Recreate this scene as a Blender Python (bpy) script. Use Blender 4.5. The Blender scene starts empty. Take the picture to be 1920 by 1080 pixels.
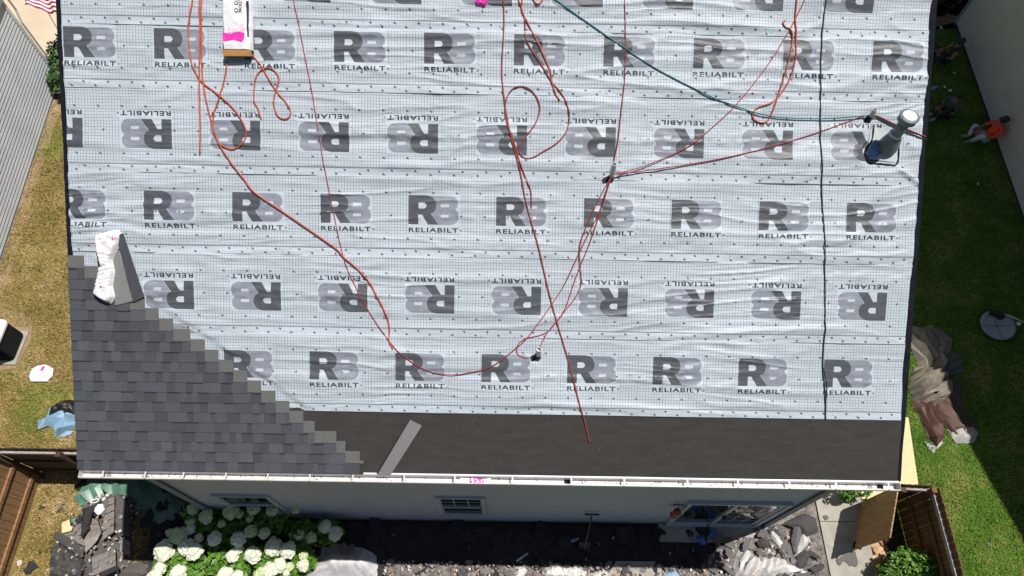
import bpy, bmesh, math, random
import numpy as np
from mathutils import Vector, Matrix, noise as mnoise
random.seed(7); rng = np.random.default_rng(7)
S = bpy.context.scene
COL = S.collection
R = math.radians

# ------------------------------------------------------------------ camera
GZ = 4.658                                  # height of the eave above the ground
CAMP = np.array([0.2238, -2.4298, 9.8096 + GZ]); FPX = 1280.0
def _axes():
    pit, yaw, rol = R(60.7881), R(0.4842), R(1.3938)
    fw = np.array([math.sin(yaw)*math.cos(pit), math.cos(yaw)*math.cos(pit), -math.sin(pit)])
    r = np.array([math.cos(yaw), -math.sin(yaw), 0.0]); u = np.cross(r, fw)
    return r*math.cos(rol)+u*math.sin(rol), -r*math.sin(rol)+u*math.cos(rol), fw
CR, CU, CF = _axes()
cd = bpy.data.cameras.new('camera'); cam = bpy.data.objects.new('camera', cd); COL.objects.link(cam)
cd.sensor_width = 36; cd.lens = 24.0; cd.clip_start = .1; cd.clip_end = 2000
M = Matrix(((CR[0], CU[0], -CF[0], CAMP[0]), (CR[1], CU[1], -CF[1], CAMP[1]), (CR[2], CU[2], -CF[2], CAMP[2]), (0, 0, 0, 1)))
cam.matrix_world = M
S.camera = cam
# ------------------------------------------------------------------ light
SUNV = Vector((0.31, 0.115, 1.0)).normalized()
w = bpy.data.worlds.new('World'); S.world = w; w.use_nodes = True
nt = w.node_tree; bg = nt.nodes['Background']; sky = nt.nodes.new('ShaderNodeTexSky')
sky.sky_type = 'NISHITA'; sky.sun_disc = False
sky.sun_elevation = math.asin(SUNV.z); sky.sun_rotation = math.atan2(SUNV.x, SUNV.y)
bg.inputs[1].default_value = 0.05
nt.links.new(sky.outputs[0], bg.inputs[0])
sl = bpy.data.lights.new('sun', 'SUN'); sl.energy = 5.0; sl.angle = R(0.5); sl.color = (1.0, .965, .91)
so = bpy.data.objects.new('sun', sl); COL.objects.link(so)
so.rotation_euler = (-SUNV).to_track_quat('-Z', 'Y').to_euler(); so.location = (6, 3, 25)
S.view_settings.view_transform = 'Standard'; S.view_settings.look = 'None'
S.view_settings.exposure = 0.0; S.view_settings.gamma = 1.0; S.view_settings.use_curve_mapping = False

# ------------------------------------------------------------------ surveying: photo ray meets a real surface
RA = R(34.9542); CA, SA = math.cos(RA), math.sin(RA)
def ray(px, py): return CF + CR*(px-960)/FPX + CU*(540-py)/FPX
def G(px, py, z=0.0):
    d = ray(px, py); t = (z-CAMP[2])/d[2]; return CAMP + t*d
def RUV(px, py, off=0.0):
    d = ray(px, py); n = np.array([0, -SA, CA]); o = CAMP-np.array([0, 0, GZ])
    t = (off-o@n)/(d@n); q = o+t*d
    return q[0], q[1]*CA+q[2]*SA
def RP(u, v, n=0.0): return (u, v*CA-n*SA, GZ+v*SA+n*CA)
WALLY = 0.2253

# ------------------------------------------------------------------ helpers
LOC = {}
def tag(o, label=None, cat=None, group=None, kind=None):
    if label: o['label'] = label
    if cat: o['category'] = cat
    if group: o['group'] = group
    if kind: o['kind'] = kind
    return o
def thing(name, loc, label, cat, group=None):
    o = bpy.data.objects.new(name, None); COL.objects.link(o); o.location = loc
    o.empty_display_size = .2; LOC[o.name] = np.array(loc, float)
    return tag(o, label, cat, group)
def mk(name, V, F, mats, parent=None, mi=None, smooth=False, uv=None, org=None):
    V = np.asarray(V, float).reshape(-1, 3)
    if org is None:
        if parent is not None: org = LOC[parent.name]
        else:
            org = np.array([V[:, 0].mean(), V[:, 1].mean(), V[:, 2].min()])
    me = bpy.data.meshes.new(name)
    if isinstance(F, np.ndarray):
        k = F.shape[1]; nf = len(F); me.vertices.add(len(V)); me.vertices.foreach_set('co', (V-org).astype(np.float32).ravel())
        me.loops.add(nf*k); me.loops.foreach_set('vertex_index', F.astype(np.int32).ravel())
        me.polygons.add(nf); me.polygons.foreach_set('loop_start', np.arange(0, nf*k, k, dtype=np.int32)); me.update(calc_edges=True)
    else: me.from_pydata((V-org).tolist(), [], F)
    for m in (mats if isinstance(mats, (list, tuple)) else [mats]): me.materials.append(m)
    if mi is not None: me.polygons.foreach_set('material_index', np.asarray(mi, dtype=np.int32))
    if smooth: me.polygons.foreach_set('use_smooth', np.ones(len(me.polygons), dtype=bool))
    if uv is not None:
        l = me.uv_layers.new(name='UVMap'); idx = np.zeros(len(me.loops), dtype=np.int32)
        me.loops.foreach_get('vertex_index', idx)
        l.data.foreach_set('uv', np.asarray(uv, float)[idx].ravel())
    me.update()
    o = bpy.data.objects.new(name, me); COL.objects.link(o)
    if parent is not None: o.parent = parent; LOC[o.name] = LOC[parent.name]
    else: o.location = org; LOC[o.name] = org
    return o
class MB:
    def __init__(s): s.V = []; s.F = []; s.MI = []
    def add(s, V, F, mi=0):
        b = len(s.V); s.V += [tuple(v) for v in V]; s.F += [tuple(i+b for i in f) for f in F]; s.MI += [mi]*len(F)
    def box(s, c, d, rot=None, mi=0):
        c = np.array(c, float); h = np.array(d, float)/2
        P = np.array([[x, y, z] for x in (-1, 1) for y in (-1, 1) for z in (-1, 1)])*h
        if rot is not None: P = P@np.array(rot).T
        s.add(P+c, [(0, 1, 3, 2), (4, 6, 7, 5), (0, 4, 5, 1), (2, 3, 7, 6), (0, 2, 6, 4), (1, 5, 7, 3)], mi)
    def hexa(s, bot, top, mi=0):      # two rings of n corners
        n = len(bot); s.add(list(bot)+list(top), [tuple(range(n-1, -1, -1)), tuple(range(n, 2*n))]+[(i, (i+1) % n, n+(i+1) % n, n+i) for i in range(n)], mi)
    def tube(s, path, r, n=8, mi=0, cap=True):
        P = [np.array(p, float) for p in path]; rr = r if isinstance(r, (list, tuple, np.ndarray)) else [r]*len(P)
        rings = []; up0 = None
        for i, p in enumerate(P):
            t = (P[min(i+1, len(P)-1)]-P[max(i-1, 0)]); t /= (np.linalg.norm(t)+1e-9)
            a = np.cross(t, [0, 0, 1.0]) if up0 is None else up0-t*(up0@t)
            if np.linalg.norm(a) < 1e-3: a = np.cross(t, [1.0, 0, 0])
            a /= np.linalg.norm(a); up0 = a; b = np.cross(t, a)
            rings.append([p+rr[i]*(a*math.cos(2*math.pi*k/n)+b*math.sin(2*math.pi*k/n)) for k in range(n)])
        V = [v for q in rings for v in q]; F = []
        for i in range(len(P)-1):
            for k in range(n): F.append((i*n+k, i*n+(k+1) % n, (i+1)*n+(k+1) % n, (i+1)*n+k))
        if cap: F += [tuple(range(n-1, -1, -1)), tuple((len(P)-1)*n+k for k in range(n))]
        s.add(V, F, mi)
    def build(s, name, mats, parent=None, smooth=False, org=None): return mk(name, s.V, s.F, mats, parent, s.MI, smooth, org=org)
def spline(pts, n=6):
    P = np.array(pts, float); out = []
    for i in range(len(P)-1):
        a = P[max(i-1, 0)]; b = P[i]; c = P[i+1]; d = P[min(i+2, len(P)-1)]
        for k in range(n):
            t = k/n; out.append(.5*((2*b)+(-a+c)*t+(2*a-5*b+4*c-d)*t*t+(-a+3*b-3*c+d)*t**3))
    out.append(P[-1]); return np.array(out)
# numpy value noise
def _h(ix, iy, sd):
    n = (ix*374761393+iy*668265263+sd*2147483647) & 0xffffffff
    n = ((n ^ (n >> 13))*1274126177) & 0xffffffff
    return ((n ^ (n >> 16)) & 0xffff)/65535.0
def vn(x, y, sd=0):
    x = np.asarray(x, float); y = np.asarray(y, float)
    ix = np.floor(x).astype(np.int64); iy = np.floor(y).astype(np.int64); fx = x-ix; fy = y-iy
    fx = fx*fx*fx*(fx*(fx*6-15)+10); fy = fy*fy*fy*(fy*(fy*6-15)+10)
    return (_h(ix, iy, sd)*(1-fx)+_h(ix+1, iy, sd)*fx)*(1-fy)+(_h(ix, iy+1, sd)*(1-fx)+_h(ix+1, iy+1, sd)*fx)*fy
def rid(x, y, sd=0): return 1-np.abs(2*vn(x, y, sd)-1)

# ------------------------------------------------------------------ materials
def mat(name, c1, c2=None, scale=20, rough=.8, bump=0.0, bscale=None, spec=.5, detail=4, metal=0, c3=None, stretch=(1, 1, 1), lo=.35, hi=.65, fine=None, trans=0):
    m = bpy.data.materials.new(name); m.use_nodes = True; t = m.node_tree; b = t.nodes['Principled BSDF']
    b.inputs['Roughness'].default_value = rough; b.inputs['Specular IOR Level'].default_value = spec; b.inputs['Metallic'].default_value = metal
    b.inputs['Base Color'].default_value = (*c1, 1)
    if c2 is not None or bump:
        g = t.nodes.new('ShaderNodeNewGeometry'); mp = t.nodes.new('ShaderNodeMapping'); t.links.new(g.outputs['Position'], mp.inputs[0]); mp.inputs['Scale'].default_value = stretch
    if c2 is not None:
        n = t.nodes.new('ShaderNodeTexNoise'); n.inputs['Scale'].default_value = scale; n.inputs['Detail'].default_value = detail; n.inputs['Roughness'].default_value = .65
        t.links.new(mp.outputs[0], n.inputs[0]); r = t.nodes.new('ShaderNodeValToRGB'); t.links.new(n.outputs[0], r.inputs[0])
        r.color_ramp.elements[0].position = lo; r.color_ramp.elements[1].position = hi
        r.color_ramp.elements[0].color = (*c1, 1); r.color_ramp.elements[1].color = (*c2, 1)
        if c3 is not None: e = r.color_ramp.elements.new((lo+hi)/2); e.color = (*c3, 1)
        out = r.outputs[0]
        if fine:
            n2 = t.nodes.new('ShaderNodeTexNoise'); n2.inputs['Scale'].default_value = fine[0]; n2.inputs['Detail'].default_value = 3; t.links.new(mp.outputs[0], n2.inputs[0])
            mr = t.nodes.new('ShaderNodeMapRange'); mr.inputs[1].default_value = .3; mr.inputs[2].default_value = .7; mr.inputs[3].default_value = 1-fine[1]; mr.inputs[4].default_value = 1+fine[1]
            t.links.new(n2.outputs[0], mr.inputs[0]); mx = t.nodes.new('ShaderNodeVectorMath'); mx.operation = 'SCALE'
            t.links.new(out, mx.inputs[0]); t.links.new(mr.outputs[0], mx.inputs['Scale']); out = mx.outputs[0]
        t.links.new(out, b.inputs['Base Color'])
    if bump:
        n = t.nodes.new('ShaderNodeTexNoise'); n.inputs['Scale'].default_value = bscale or scale; n.inputs['Detail'].default_value = 5
        t.links.new(mp.outputs[0], n.inputs[0]); bp = t.nodes.new('ShaderNodeBump'); bp.inputs['Distance'].default_value = bump; bp.inputs['Strength'].default_value = 1
        t.links.new(n.outputs[0], bp.inputs['Height']); t.links.new(bp.outputs[0], b.inputs['Normal'])
    if trans: b.inputs['Transmission Weight'].default_value = trans
    return m
m_vin2 = None
def jitter(c, k=.1): return tuple(max(0, x*(1+random.uniform(-k, k))) for x in c)

SHEET = (.50, .55, .61)
def sheet_mat(name, grid):
    m = bpy.data.materials.new(name); m.use_nodes = True; t = m.node_tree; L = t.links; N = t.nodes; b = N['Principled BSDF']
    b.inputs['Roughness'].default_value = .5; b.inputs['Specular IOR Level'].default_value = .35
    def math_(op, a, c=None, d=None):
        n = N.new('ShaderNodeMath'); n.operation = op
        for i, v in enumerate((a, c, d)):
            if v is None: continue
            if isinstance(v, (int, float)): n.inputs[i].default_value = v
            else: L.new(v, n.inputs[i])
        return n.outputs[0]
    g = N.new('ShaderNodeNewGeometry')
    n1 = N.new('ShaderNodeTexNoise'); n1.inputs['Scale'].default_value = 1.3; n1.inputs['Detail'].default_value = 3; L.new(g.outputs['Position'], n1.inputs[0])
    mr = N.new('ShaderNodeMapRange'); mr.inputs[1].default_value = .3; mr.inputs[2].default_value = .7; mr.inputs[3].default_value = .93; mr.inputs[4].default_value = 1.06; L.new(n1.outputs[0], mr.inputs[0])
    fac = mr.outputs[0]
    if grid:
        uvn = N.new('ShaderNodeUVMap'); sp = N.new('ShaderNodeSeparateXYZ'); L.new(uvn.outputs[0], sp.inputs[0])
        U, Vv = sp.outputs[0], sp.outputs[1]
        def lines(c, per, wd, off=0.0):
            f = math_('FRACT', math_('DIVIDE', math_('ADD', c, 50*per+off), per))
            return math_('LESS_THAN', f, wd/per)
        gx = lines(U, .0402, .0042); gy = lines(Vv, .0402, .0042)
        gx2 = lines(U, .1206, .0055); gy2 = lines(Vv, .1206, .0055)
        gg = math_('MAXIMUM', math_('MAXIMUM', gx, gy), math_('MAXIMUM', gx2, gy2))
        inband = math_('GREATER_THAN', Vv, .122)
        gg = math_('MULTIPLY', gg, inband)
        edge = math_('MAXIMUM', math_('LESS_THAN', Vv, .0085), math_('MULTIPLY', math_('GREATER_THAN', Vv, .110), math_('LESS_THAN', Vv, .119)))  # lap shadow painted along the lower edge, plus the printed line above the band
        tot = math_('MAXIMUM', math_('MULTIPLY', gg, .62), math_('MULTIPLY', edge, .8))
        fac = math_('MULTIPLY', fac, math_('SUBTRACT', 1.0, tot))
    vm = N.new('ShaderNodeVectorMath'); vm.operation = 'SCALE'; vm.inputs[0].default_value = SHEET; L.new(fac, vm.inputs['Scale']); L.new(vm.outputs[0], b.inputs['Base Color'])
    sheet_bump(m); return m
def sheet_bump(m):
    t = m.node_tree; N = t.nodes; L = t.links; b = N['Principled BSDF']
    g = N.new('ShaderNodeNewGeometry'); mp = N.new('ShaderNodeMapping'); mp.inputs['Scale'].default_value = (1, 3.2, 3.2); L.new(g.outputs['Position'], mp.inputs[0])
    n = N.new('ShaderNodeTexNoise'); n.inputs['Scale'].default_value = 4.5; n.inputs['Detail'].default_value = 4; n.inputs['Roughness'].default_value = .55; n.inputs['Distortion'].default_value = 1.2; L.new(mp.outputs[0], n.inputs[0])
    bp = N.new('ShaderNodeBump'); bp.inputs['Distance'].default_value = .006; bp.inputs['Strength'].default_value = 1; L.new(n.outputs[0], bp.inputs['Height']); L.new(bp.outputs[0], b.inputs['Normal'])
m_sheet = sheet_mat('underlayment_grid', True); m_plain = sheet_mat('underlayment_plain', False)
def flat(name, c, rough=.45, spec=.4):
    m = mat(name, c, tuple(x*1.25 for x in c), 9, rough, spec=spec); sheet_bump(m); return m
m_pdark = flat('print_dark', (.075, .08, .092)); m_plight = flat('print_light', (.225, .24, .285)); m_ptext = flat('print_text', (.035, .037, .043))
m_mark = flat('print_mark', (.10, .105, .12)); m_cap = mat('green_cap', (.12, .42, .32), rough=.5)
m_felt = mat('dark_felt', (.044, .041, .037), (.056, .052, .047), 5.0, .95, bump=.003, bscale=260, fine=(420, .5), stretch=(.6, 2, 2), spec=.2)
m_black = mat('black_edge', (.008, .009, .014), (.014, .015, .022), 8, .8, spec=.08)
m_deck = mat('roof_deck', (.35, .26, .16), (.45, .34, .2), 6, .85)
m_chalk = mat('red_chalk', (.12, .03, .025), (.05, .03, .03), 30, .95)
def shingle_mat(name, c): return mat(name, tuple(x*.72 for x in c), tuple(x*1.3 for x in c), 160, .95, bump=.002, bscale=420, spec=.2, detail=3, fine=(330, .45))
SH = [shingle_mat('shingle_granules_%d' % i, c) for i, c in enumerate([(.060, .063, .074), (.067, .070, .082), (.078, .081, .094), (.090, .093, .107), (.061, .063, .071), (.083, .086, .100)])]
m_head = shingle_mat('shingle_headlap', (.13, .133, .127)); m_shback = shingle_mat('shingle_backing', (.036, .037, .042))
m_white = mat('white_aluminium', (.62, .60, .60), (.54, .51, .50), 5, .4, spec=.5, fine=(40, .05))
m_gutdirt = mat('gutter_bottom', (.70, .67, .65), (.42, .34, .27), 9, .6, lo=.55, hi=.8)
m_wall = mat('siding_blue_grey', (.40, .415, .48), (.42, .435, .50), 2.0, .6, fine=(60, .04))
m_wallR = mat('siding_warm_grey', (.50, .48, .42), (.54, .52, .46), 1.5, .7, fine=(50, .05))
m_wallL = mat('siding_light_grey', (.50, .525, .55), (.57, .595, .62), 1.5, .55, fine=(50, .05))
m_soffit = mat('soffit', (.55, .55, .55), rough=.7)
m_trim = mat('corner_trim', (.22, .24, .27), (.25, .27, .30), 6, .5)
m_vinyl = mat('white_vinyl', (.70, .74, .78), (.76, .79, .82), 8, .4)
m_glass = mat('dark_glass', (.012, .016, .02), rough=.04, spec=.9)
m_interior = mat('interior_dark', (.02, .02, .022), rough=.9)
m_hose = mat('orange_hose', (.50, .105, .045), (.42, .08, .04), 30, .5)
m_red = mat('red_rope', (.40, .04, .035), (.26, .03, .03), 90, .7)
m_dred = mat('dark_red_hose', (.25, .04, .035), (.33, .06, .045), 30, .5)
m_teal = mat('teal_rope', (.01, .20, .21), (.012, .11, .13), 60, .7)
m_dgreen = mat('dark_green_rope', (.008, .032, .036), (.012, .05, .05), 60, .7)
m_brass = mat('brass_fitting', (.5, .38, .2), rough=.35, metal=.8)
m_pvc = mat('pvc_pipe', (.5, .5, .5), (.58, .57, .55), 30, .5)
m_rubber = mat('rubber_boot', (.012, .014, .018), rough=.6)
m_galv = mat('galvanised_steel', (.42, .46, .47), (.55, .60, .60), 9, .45)
m_galvd = mat('weathered_steel', (.12, .15, .165), (.18, .21, .225), 20, .5)
m_capw = mat('bright_cap', (.85, .85, .86), rough=.35, metal=.2)
m_tar = mat('sealant', (.01, .012, .02), rough=.35)
m_wrap = mat('white_wrapper', (.86, .84, .86), (.78, .76, .80), 12, .4)
m_pink = mat('magenta_print', (.80, .03, .42), (.70, .05, .38), 20, .5)
m_pinkp = mat('pale_magenta_print', (.82, .42, .66), (.86, .8, .84), 90, .5)
m_inkb = mat('black_ink', (.02, .02, .02), rough=.6)
m_woodb = mat('board_wood', (.50, .27, .08), (.38, .18, .06), 12, .7, stretch=(1, 6, 6))
m_ply = mat('plywood', (.62, .50, .27), (.74, .62, .36), 25, .8, stretch=(1.5, .6, 1), fine=(180, .15))
m_conc = mat('concrete', (.30, .28, .235), (.40, .375, .32), 3.5, .9, bump=.003, bscale=60, fine=(120, .16))
m_drive = mat('driveway_concrete', (.56, .45, .32), (.62, .51, .37), 1.2, .9, fine=(60, .06))
m_slate = mat('dark_slab', (.03, .032, .036), (.045, .047, .05), 6, .8)
m_soil = mat('soil', (.035, .028, .022), (.07, .05, .035), 12, .95, bump=.01, bscale=30)
m_bark = mat('bark_mulch', (.10, .05, .03), (.20, .11, .065), 40, .95, bump=.008, bscale=50)
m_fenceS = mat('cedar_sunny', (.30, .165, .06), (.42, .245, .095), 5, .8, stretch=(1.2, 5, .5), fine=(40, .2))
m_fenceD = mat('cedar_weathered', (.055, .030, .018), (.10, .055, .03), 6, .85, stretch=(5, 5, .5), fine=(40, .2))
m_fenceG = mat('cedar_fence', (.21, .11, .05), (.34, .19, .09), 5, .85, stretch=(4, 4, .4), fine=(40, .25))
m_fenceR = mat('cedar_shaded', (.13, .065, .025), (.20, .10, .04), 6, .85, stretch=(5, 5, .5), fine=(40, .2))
m_fenceT = mat('grey_cap_board', (.30, .26, .24), (.42, .38, .36), 12, .85)
m_leafd = mat('shrub_leaf', (.035, .075, .012), (.075, .15, .022), 6, .5)
m_leafh = mat('hydrangea_leaf', (.05, .13, .010), (.12, .27, .022), 14, .5)
m_leafb = mat('bush_leaf', (.03, .075, .015), (.06, .13, .025), 6, .55)
m_stem = mat('stem', (.10, .08, .04), rough=.8)
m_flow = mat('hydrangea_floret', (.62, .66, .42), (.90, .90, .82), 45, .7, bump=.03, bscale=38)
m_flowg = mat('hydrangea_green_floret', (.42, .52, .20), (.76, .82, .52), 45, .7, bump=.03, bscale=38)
m_blade1 = mat('grass_blade_dry', (.28, .205, .065), (.56, .42, .23), .9, .8, c3=(.37, .27, .10), fine=(24, .5))
m_blade1g = mat('grass_blade_olive', (.14, .19, .022), (.26, .27, .05), .9, .8, fine=(24, .4))
m_blade2 = mat('grass_blade_green', (.07, .165, .012), (.31, .31, .085), 1.3, .75, c3=(.13, .24, .02), fine=(24, .5), lo=.3, hi=.7)

# ------------------------------------------------------------------ ground
def ground_mat():
    m = bpy.data.materials.new('lawn_ground'); m.use_nodes = True; t = m.node_tree; N = t.nodes; L = t.links; b = N['Principled BSDF']; b.inputs['Roughness'].default_value = .95; b.inputs['Specular IOR Level'].default_value = .2
    g = N.new('ShaderNodeNewGeometry'); sp = N.new('ShaderNodeSeparateXYZ'); L.new(g.outputs['Position'], sp.inputs[0])
    def ramp(sc, det, cols, dist=0):
        n = N.new('ShaderNodeTexNoise'); n.inputs['Scale'].default_value = sc; n.inputs['Detail'].default_value = det; n.inputs['Roughness'].default_value = .7; n.inputs['Distortion'].default_value = dist; L.new(g.outputs['Position'], n.inputs[0])
        r = N.new('ShaderNodeValToRGB'); L.new(n.outputs[0], r.inputs[0]); r.color_ramp.elements[0].position = cols[0][0]; r.color_ramp.elements[0].color = (*cols[0][1], 1)
        r.color_ramp.elements[1].position = cols[-1][0]; r.color_ramp.elements[1].color = (*cols[-1][1], 1)
        for p, c in cols[1:-1]: e = r.color_ramp.elements.new(p); e.color = (*c, 1)
        return r.outputs[0]
    left = ramp(.9, 9, [(.3, (.11, .12, .02)), (.45, (.20, .155, .045)), (.6, (.28, .205, .075)), (.75, (.38, .27, .14))])
    right = ramp(.9, 9, [(.3, (.035, .10, .012)), (.5, (.07, .145, .018)), (.72, (.15, .18, .05))])
    mr = N.new('ShaderNodeMapRange'); mr.inputs[1].default_value = -.5; mr.inputs[2].default_value = .5; L.new(sp.outputs[0], mr.inputs[0])
    mx = N.new('ShaderNodeMix'); mx.data_type = 'RGBA'; L.new(mr.outputs[0], mx.inputs[0]); L.new(left, mx.inputs[6]); L.new(right, mx.inputs[7])
    L.new(mx.outputs[2], b.inputs['Base Color'])
    n = N.new('ShaderNodeTexNoise'); n.inputs['Scale'].default_value = 45; n.inputs['Detail'].default_value = 4; L.new(g.outputs['Position'], n.inputs[0])
    bp = N.new('ShaderNodeBump'); bp.inputs['Distance'].default_value = .03; L.new(n.outputs[0], bp.inputs['Height']); L.new(bp.outputs[0], b.inputs['Normal'])
    return m
m_ground = ground_mat()
def sheet_poly(name, pts, z, m, parent=None, kind='structure', th=0.0, step=None):
    if th: mb = MB(); mb.hexa([(x, y, z-th) for x, y in pts], [(x, y, z) for x, y in pts]); o = mb.build(name, m, parent)
    else: o = mk(name, [(x, y, z) for x, y in pts], [tuple(range(len(pts)))], m, parent)
    if parent is None: o['kind'] = kind
    return o
def ccw(P):
    a = sum(P[i][0]*P[(i+1) % len(P)][1]-P[(i+1) % len(P)][0]*P[i][1] for i in range(len(P)))
    return P if a > 0 else P[::-1]
def gp(px, z=0): return ccw([tuple(G(x, y, z)[:2]) for x, y in px])
GS = 300
sheet_poly('ground', [(-GS, -GS), (GS, -GS), (GS, GS), (-GS, GS)], 0, m_ground)

# cut a flat outline along a grid so that it can be draped
def grid_poly(outlines, step, mi=None):
    bm = bmesh.new()
    for k, pts in enumerate(outlines):
        f = bm.faces.new([bm.verts.new((x, y, 0)) for x, y in ccw([tuple(q) for q in pts])]); f.material_index = mi[k] if mi else 0
    bm.normal_update()
    return _cut(bm, step)
def _cut(bm, step):
    sx, sy = step if isinstance(step, tuple) else (step, step)
    xs = [v.co.x for v in bm.verts]; ys = [v.co.y for v in bm.verts]
    for lo, hi, st, ax in ((min(xs), max(xs), sx, 0), (min(ys), max(ys), sy, 1)):
        k = lo+st
        while k < hi-1e-6:
            co = (k, 0, 0) if ax == 0 else (0, k, 0); no = (1, 0, 0) if ax == 0 else (0, 1, 0)
            bmesh.ops.bisect_plane(bm, geom=bm.verts[:]+bm.edges[:]+bm.faces[:], plane_co=co, plane_no=no, dist=1e-6); k += st
    bm.verts.ensure_lookup_table(); bm.faces.ensure_lookup_table()
    V = np.array([v.co[:] for v in bm.verts]); F = [tuple(v.index for v in f.verts) for f in bm.faces]; MI = [f.material_index for f in bm.faces]
    bm.verts.index_update(); F = [tuple(v.index for v in f.verts) for f in bm.faces]
    bm.free(); return V, F, MI
def tri(t): return 1-np.abs(2*(t-np.floor(t))-1)
def edge_dist(P, poly):
    P = P[:, :2]; d = np.full(len(P), 1e9)
    for i in range(len(poly)):
        a = np.array(poly[i]); b = np.array(poly[(i+1) % len(poly)]); ab = b-a
        t = np.clip(((P-a)@ab)/(ab@ab+1e-12), 0, 1); d = np.minimum(d, np.linalg.norm(P-(a+t[:, None]*ab), axis=1))
    return d
def cloth(name, poly, m, amp=.05, sc=.3, dome=.05, step=.05, z0=.01, rag=.0, sd=1, parent=None, roof=False, stretch=(1, 1), ang=0, fine=.25, edge=.12):
    poly = ccw([tuple(p) for p in poly])
    if rag:
        q = []
        for i in range(len(poly)):
            a = np.array(poly[i]); b = np.array(poly[(i+1) % len(poly)]); L = np.linalg.norm(b-a); k = max(1, int(L/(rag*2.2)))
            nrm = np.array([b[1]-a[1], a[0]-b[0]])/(L+1e-9)
            for j in range(k): q.append(tuple(a+(b-a)*j/k+nrm*random.uniform(-rag, rag)*(.4 if j == 0 else .7)))
        poly = q
    V, F, _ = grid_poly([poly], step)
    x, y = V[:, 0], V[:, 1]; c, s = math.cos(ang), math.sin(ang); X = (x*c+y*s)/stretch[0]; Y = (-x*s+y*c)/stretch[1]
    def cr(f, ph, sd_):
        # folds: planar facets between sharp creases whose direction wanders
        th = ph+2.2*(vn(X/sc*.35+sd_, Y/sc*.35, sd_)-.5); p = (X*np.cos(th)+Y*np.sin(th))/sc*f+1.0*vn(X/sc*f*.6, Y/sc*f*.6, sd_+3)
        return tri(p)**1.3*(.35+.65*vn(X/sc*.6+3, Y/sc*.6, sd_+5))
    h = .46*cr(.5, .2, sd)+.34*cr(.8, 1.5, sd+1)+.28*cr(1.35, 2.6, sd+2)+fine*.6*cr(2.3, .9, sd+4)
    e = np.clip(edge_dist(V, poly)/edge, 0, 1); e = e*e*(3-2*e)
    z = z0+(.18+.82*e)*amp*h+dome*e
    W = np.array([RP(a, b, n) for a, b, n in zip(x, y, z)]) if roof else np.column_stack([x, y, z])
    o = mk(name, W, F, m, parent, smooth=True)
    md = o.modifiers.new('thickness', 'SOLIDIFY'); md.thickness = .002; md.offset = 1
    return o

def folded(name, px, m, ang, step=(.07, .2), amp=.12, dome=.05, z0=.02, parent=None, label=None, cat=None, rag=.02):
    # loose fabric: pleats with random depth running along 'ang', sagging sideways over one another
    poly = ccw([tuple(G(x, y)[:2]) for x, y in px]); c, sn = math.cos(ang), math.sin(ang)
    q = []
    for i in range(len(poly)):
        a = np.array(poly[i]); b = np.array(poly[(i+1) % len(poly)]); k = max(1, int(np.linalg.norm(b-a)/.09))
        for j in range(k): q.append(tuple(a+(b-a)*j/k+np.array([random.uniform(-rag, rag), random.uniform(-rag, rag)])*(j > 0)))
    rot = [(x*c+y*sn, -x*sn+y*c) for x, y in q]
    V, F, _ = grid_poly([rot], (step[1], step[0])); x0, y0 = V[:, 0].min(), V[:, 1].min()
    ci = np.round((V[:, 1]-y0)/step[0]).astype(int); ri = np.round((V[:, 0]-x0)/step[1]).astype(int)
    r_ = np.random.default_rng(int(abs(ang)*100)+len(px)*7); T = r_.random((60, 60)); T2 = r_.random((60, 60)); low = r_.random((60, 60))
    hi = (ci % 2 == 0); hgt = np.where(hi, .45+.65*T[ci % 60, ri % 60], .0+.25*T[ci % 60, ri % 60])
    flatp = low[(ci//3) % 60, (ri//2) % 60] < .18; hgt = np.where(flatp, .3+.1*T[ci % 60, ri % 60], hgt)
    e = np.clip(edge_dist(V, rot)/.12, 0, 1)
    V = V.copy(); V[:, 1] += (T2[ci % 60, ri % 60]-.5)*step[0]*1.7*e; V[:, 0] += (T[(ci+7) % 60, (ri+3) % 60]-.5)*step[1]*.7*e
    cross = tri(V[:, 0]/(step[1]*2.1)+2*vn(V[:, 0]*3, V[:, 1]*3, 8)+V[:, 1]*2)
    z = z0+dome*e+amp*(1.1*hgt+.55*cross*T2[ci % 60, ri % 60])*(.12+.88*e)
    W = np.column_stack([V[:, 0]*c-V[:, 1]*sn, V[:, 0]*sn+V[:, 1]*c, z])
    o = mk(name, W, F, m, parent)
    md = o.modifiers.new('bevel', 'BEVEL'); md.width = step[0]*.28; md.segments = 2; md.limit_method = 'ANGLE'; md.angle_limit = R(12)
    for p_ in o.data.polygons: p_.use_smooth = True
    if label: tag(o, label, cat)
    return o

# ------------------------------------------------------------------ the house
W2 = 5.834
house = thing('house', (0, 4, 0), 'blue grey house whose roof is covered in printed underlayment and partly in dark shingles', 'house')
VR = 7.35                                               # ridge along the slope
def deck():
    mb = MB(); e = .05
    mb.hexa([RP(-W2, 0, -.06), RP(W2, 0, -.06), RP(W2, VR, -.06), RP(-W2, VR, -.06)], [RP(-W2, 0, -.012), RP(W2, 0, -.012), RP(W2, VR, -.012), RP(-W2, VR, -.012)])
    yr = VR*CA; zr = GZ+VR*SA; y2 = 2*yr
    mb.hexa([(-W2, yr+.01, zr-.06), (W2, yr+.01, zr-.06), (W2, y2, GZ-.06), (-W2, y2, GZ-.06)], [(-W2, yr+.01, zr-.012), (W2, yr+.01, zr-.012), (W2, y2, GZ-.012), (-W2, y2, GZ-.012)])
    mb.build('roof_deck', m_deck, house)
    mb = MB(); mb.hexa([(-W2, yr+.01, zr-.010), (W2, yr+.01, zr-.010), (W2, y2, GZ-.010), (-W2, y2, GZ-.010)], [(-W2, yr+.01, zr), (W2, yr+.01, zr), (W2, y2, GZ), (-W2, y2, GZ)])
    mb.build('rear_roof_covering', m_plain, house)
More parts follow.
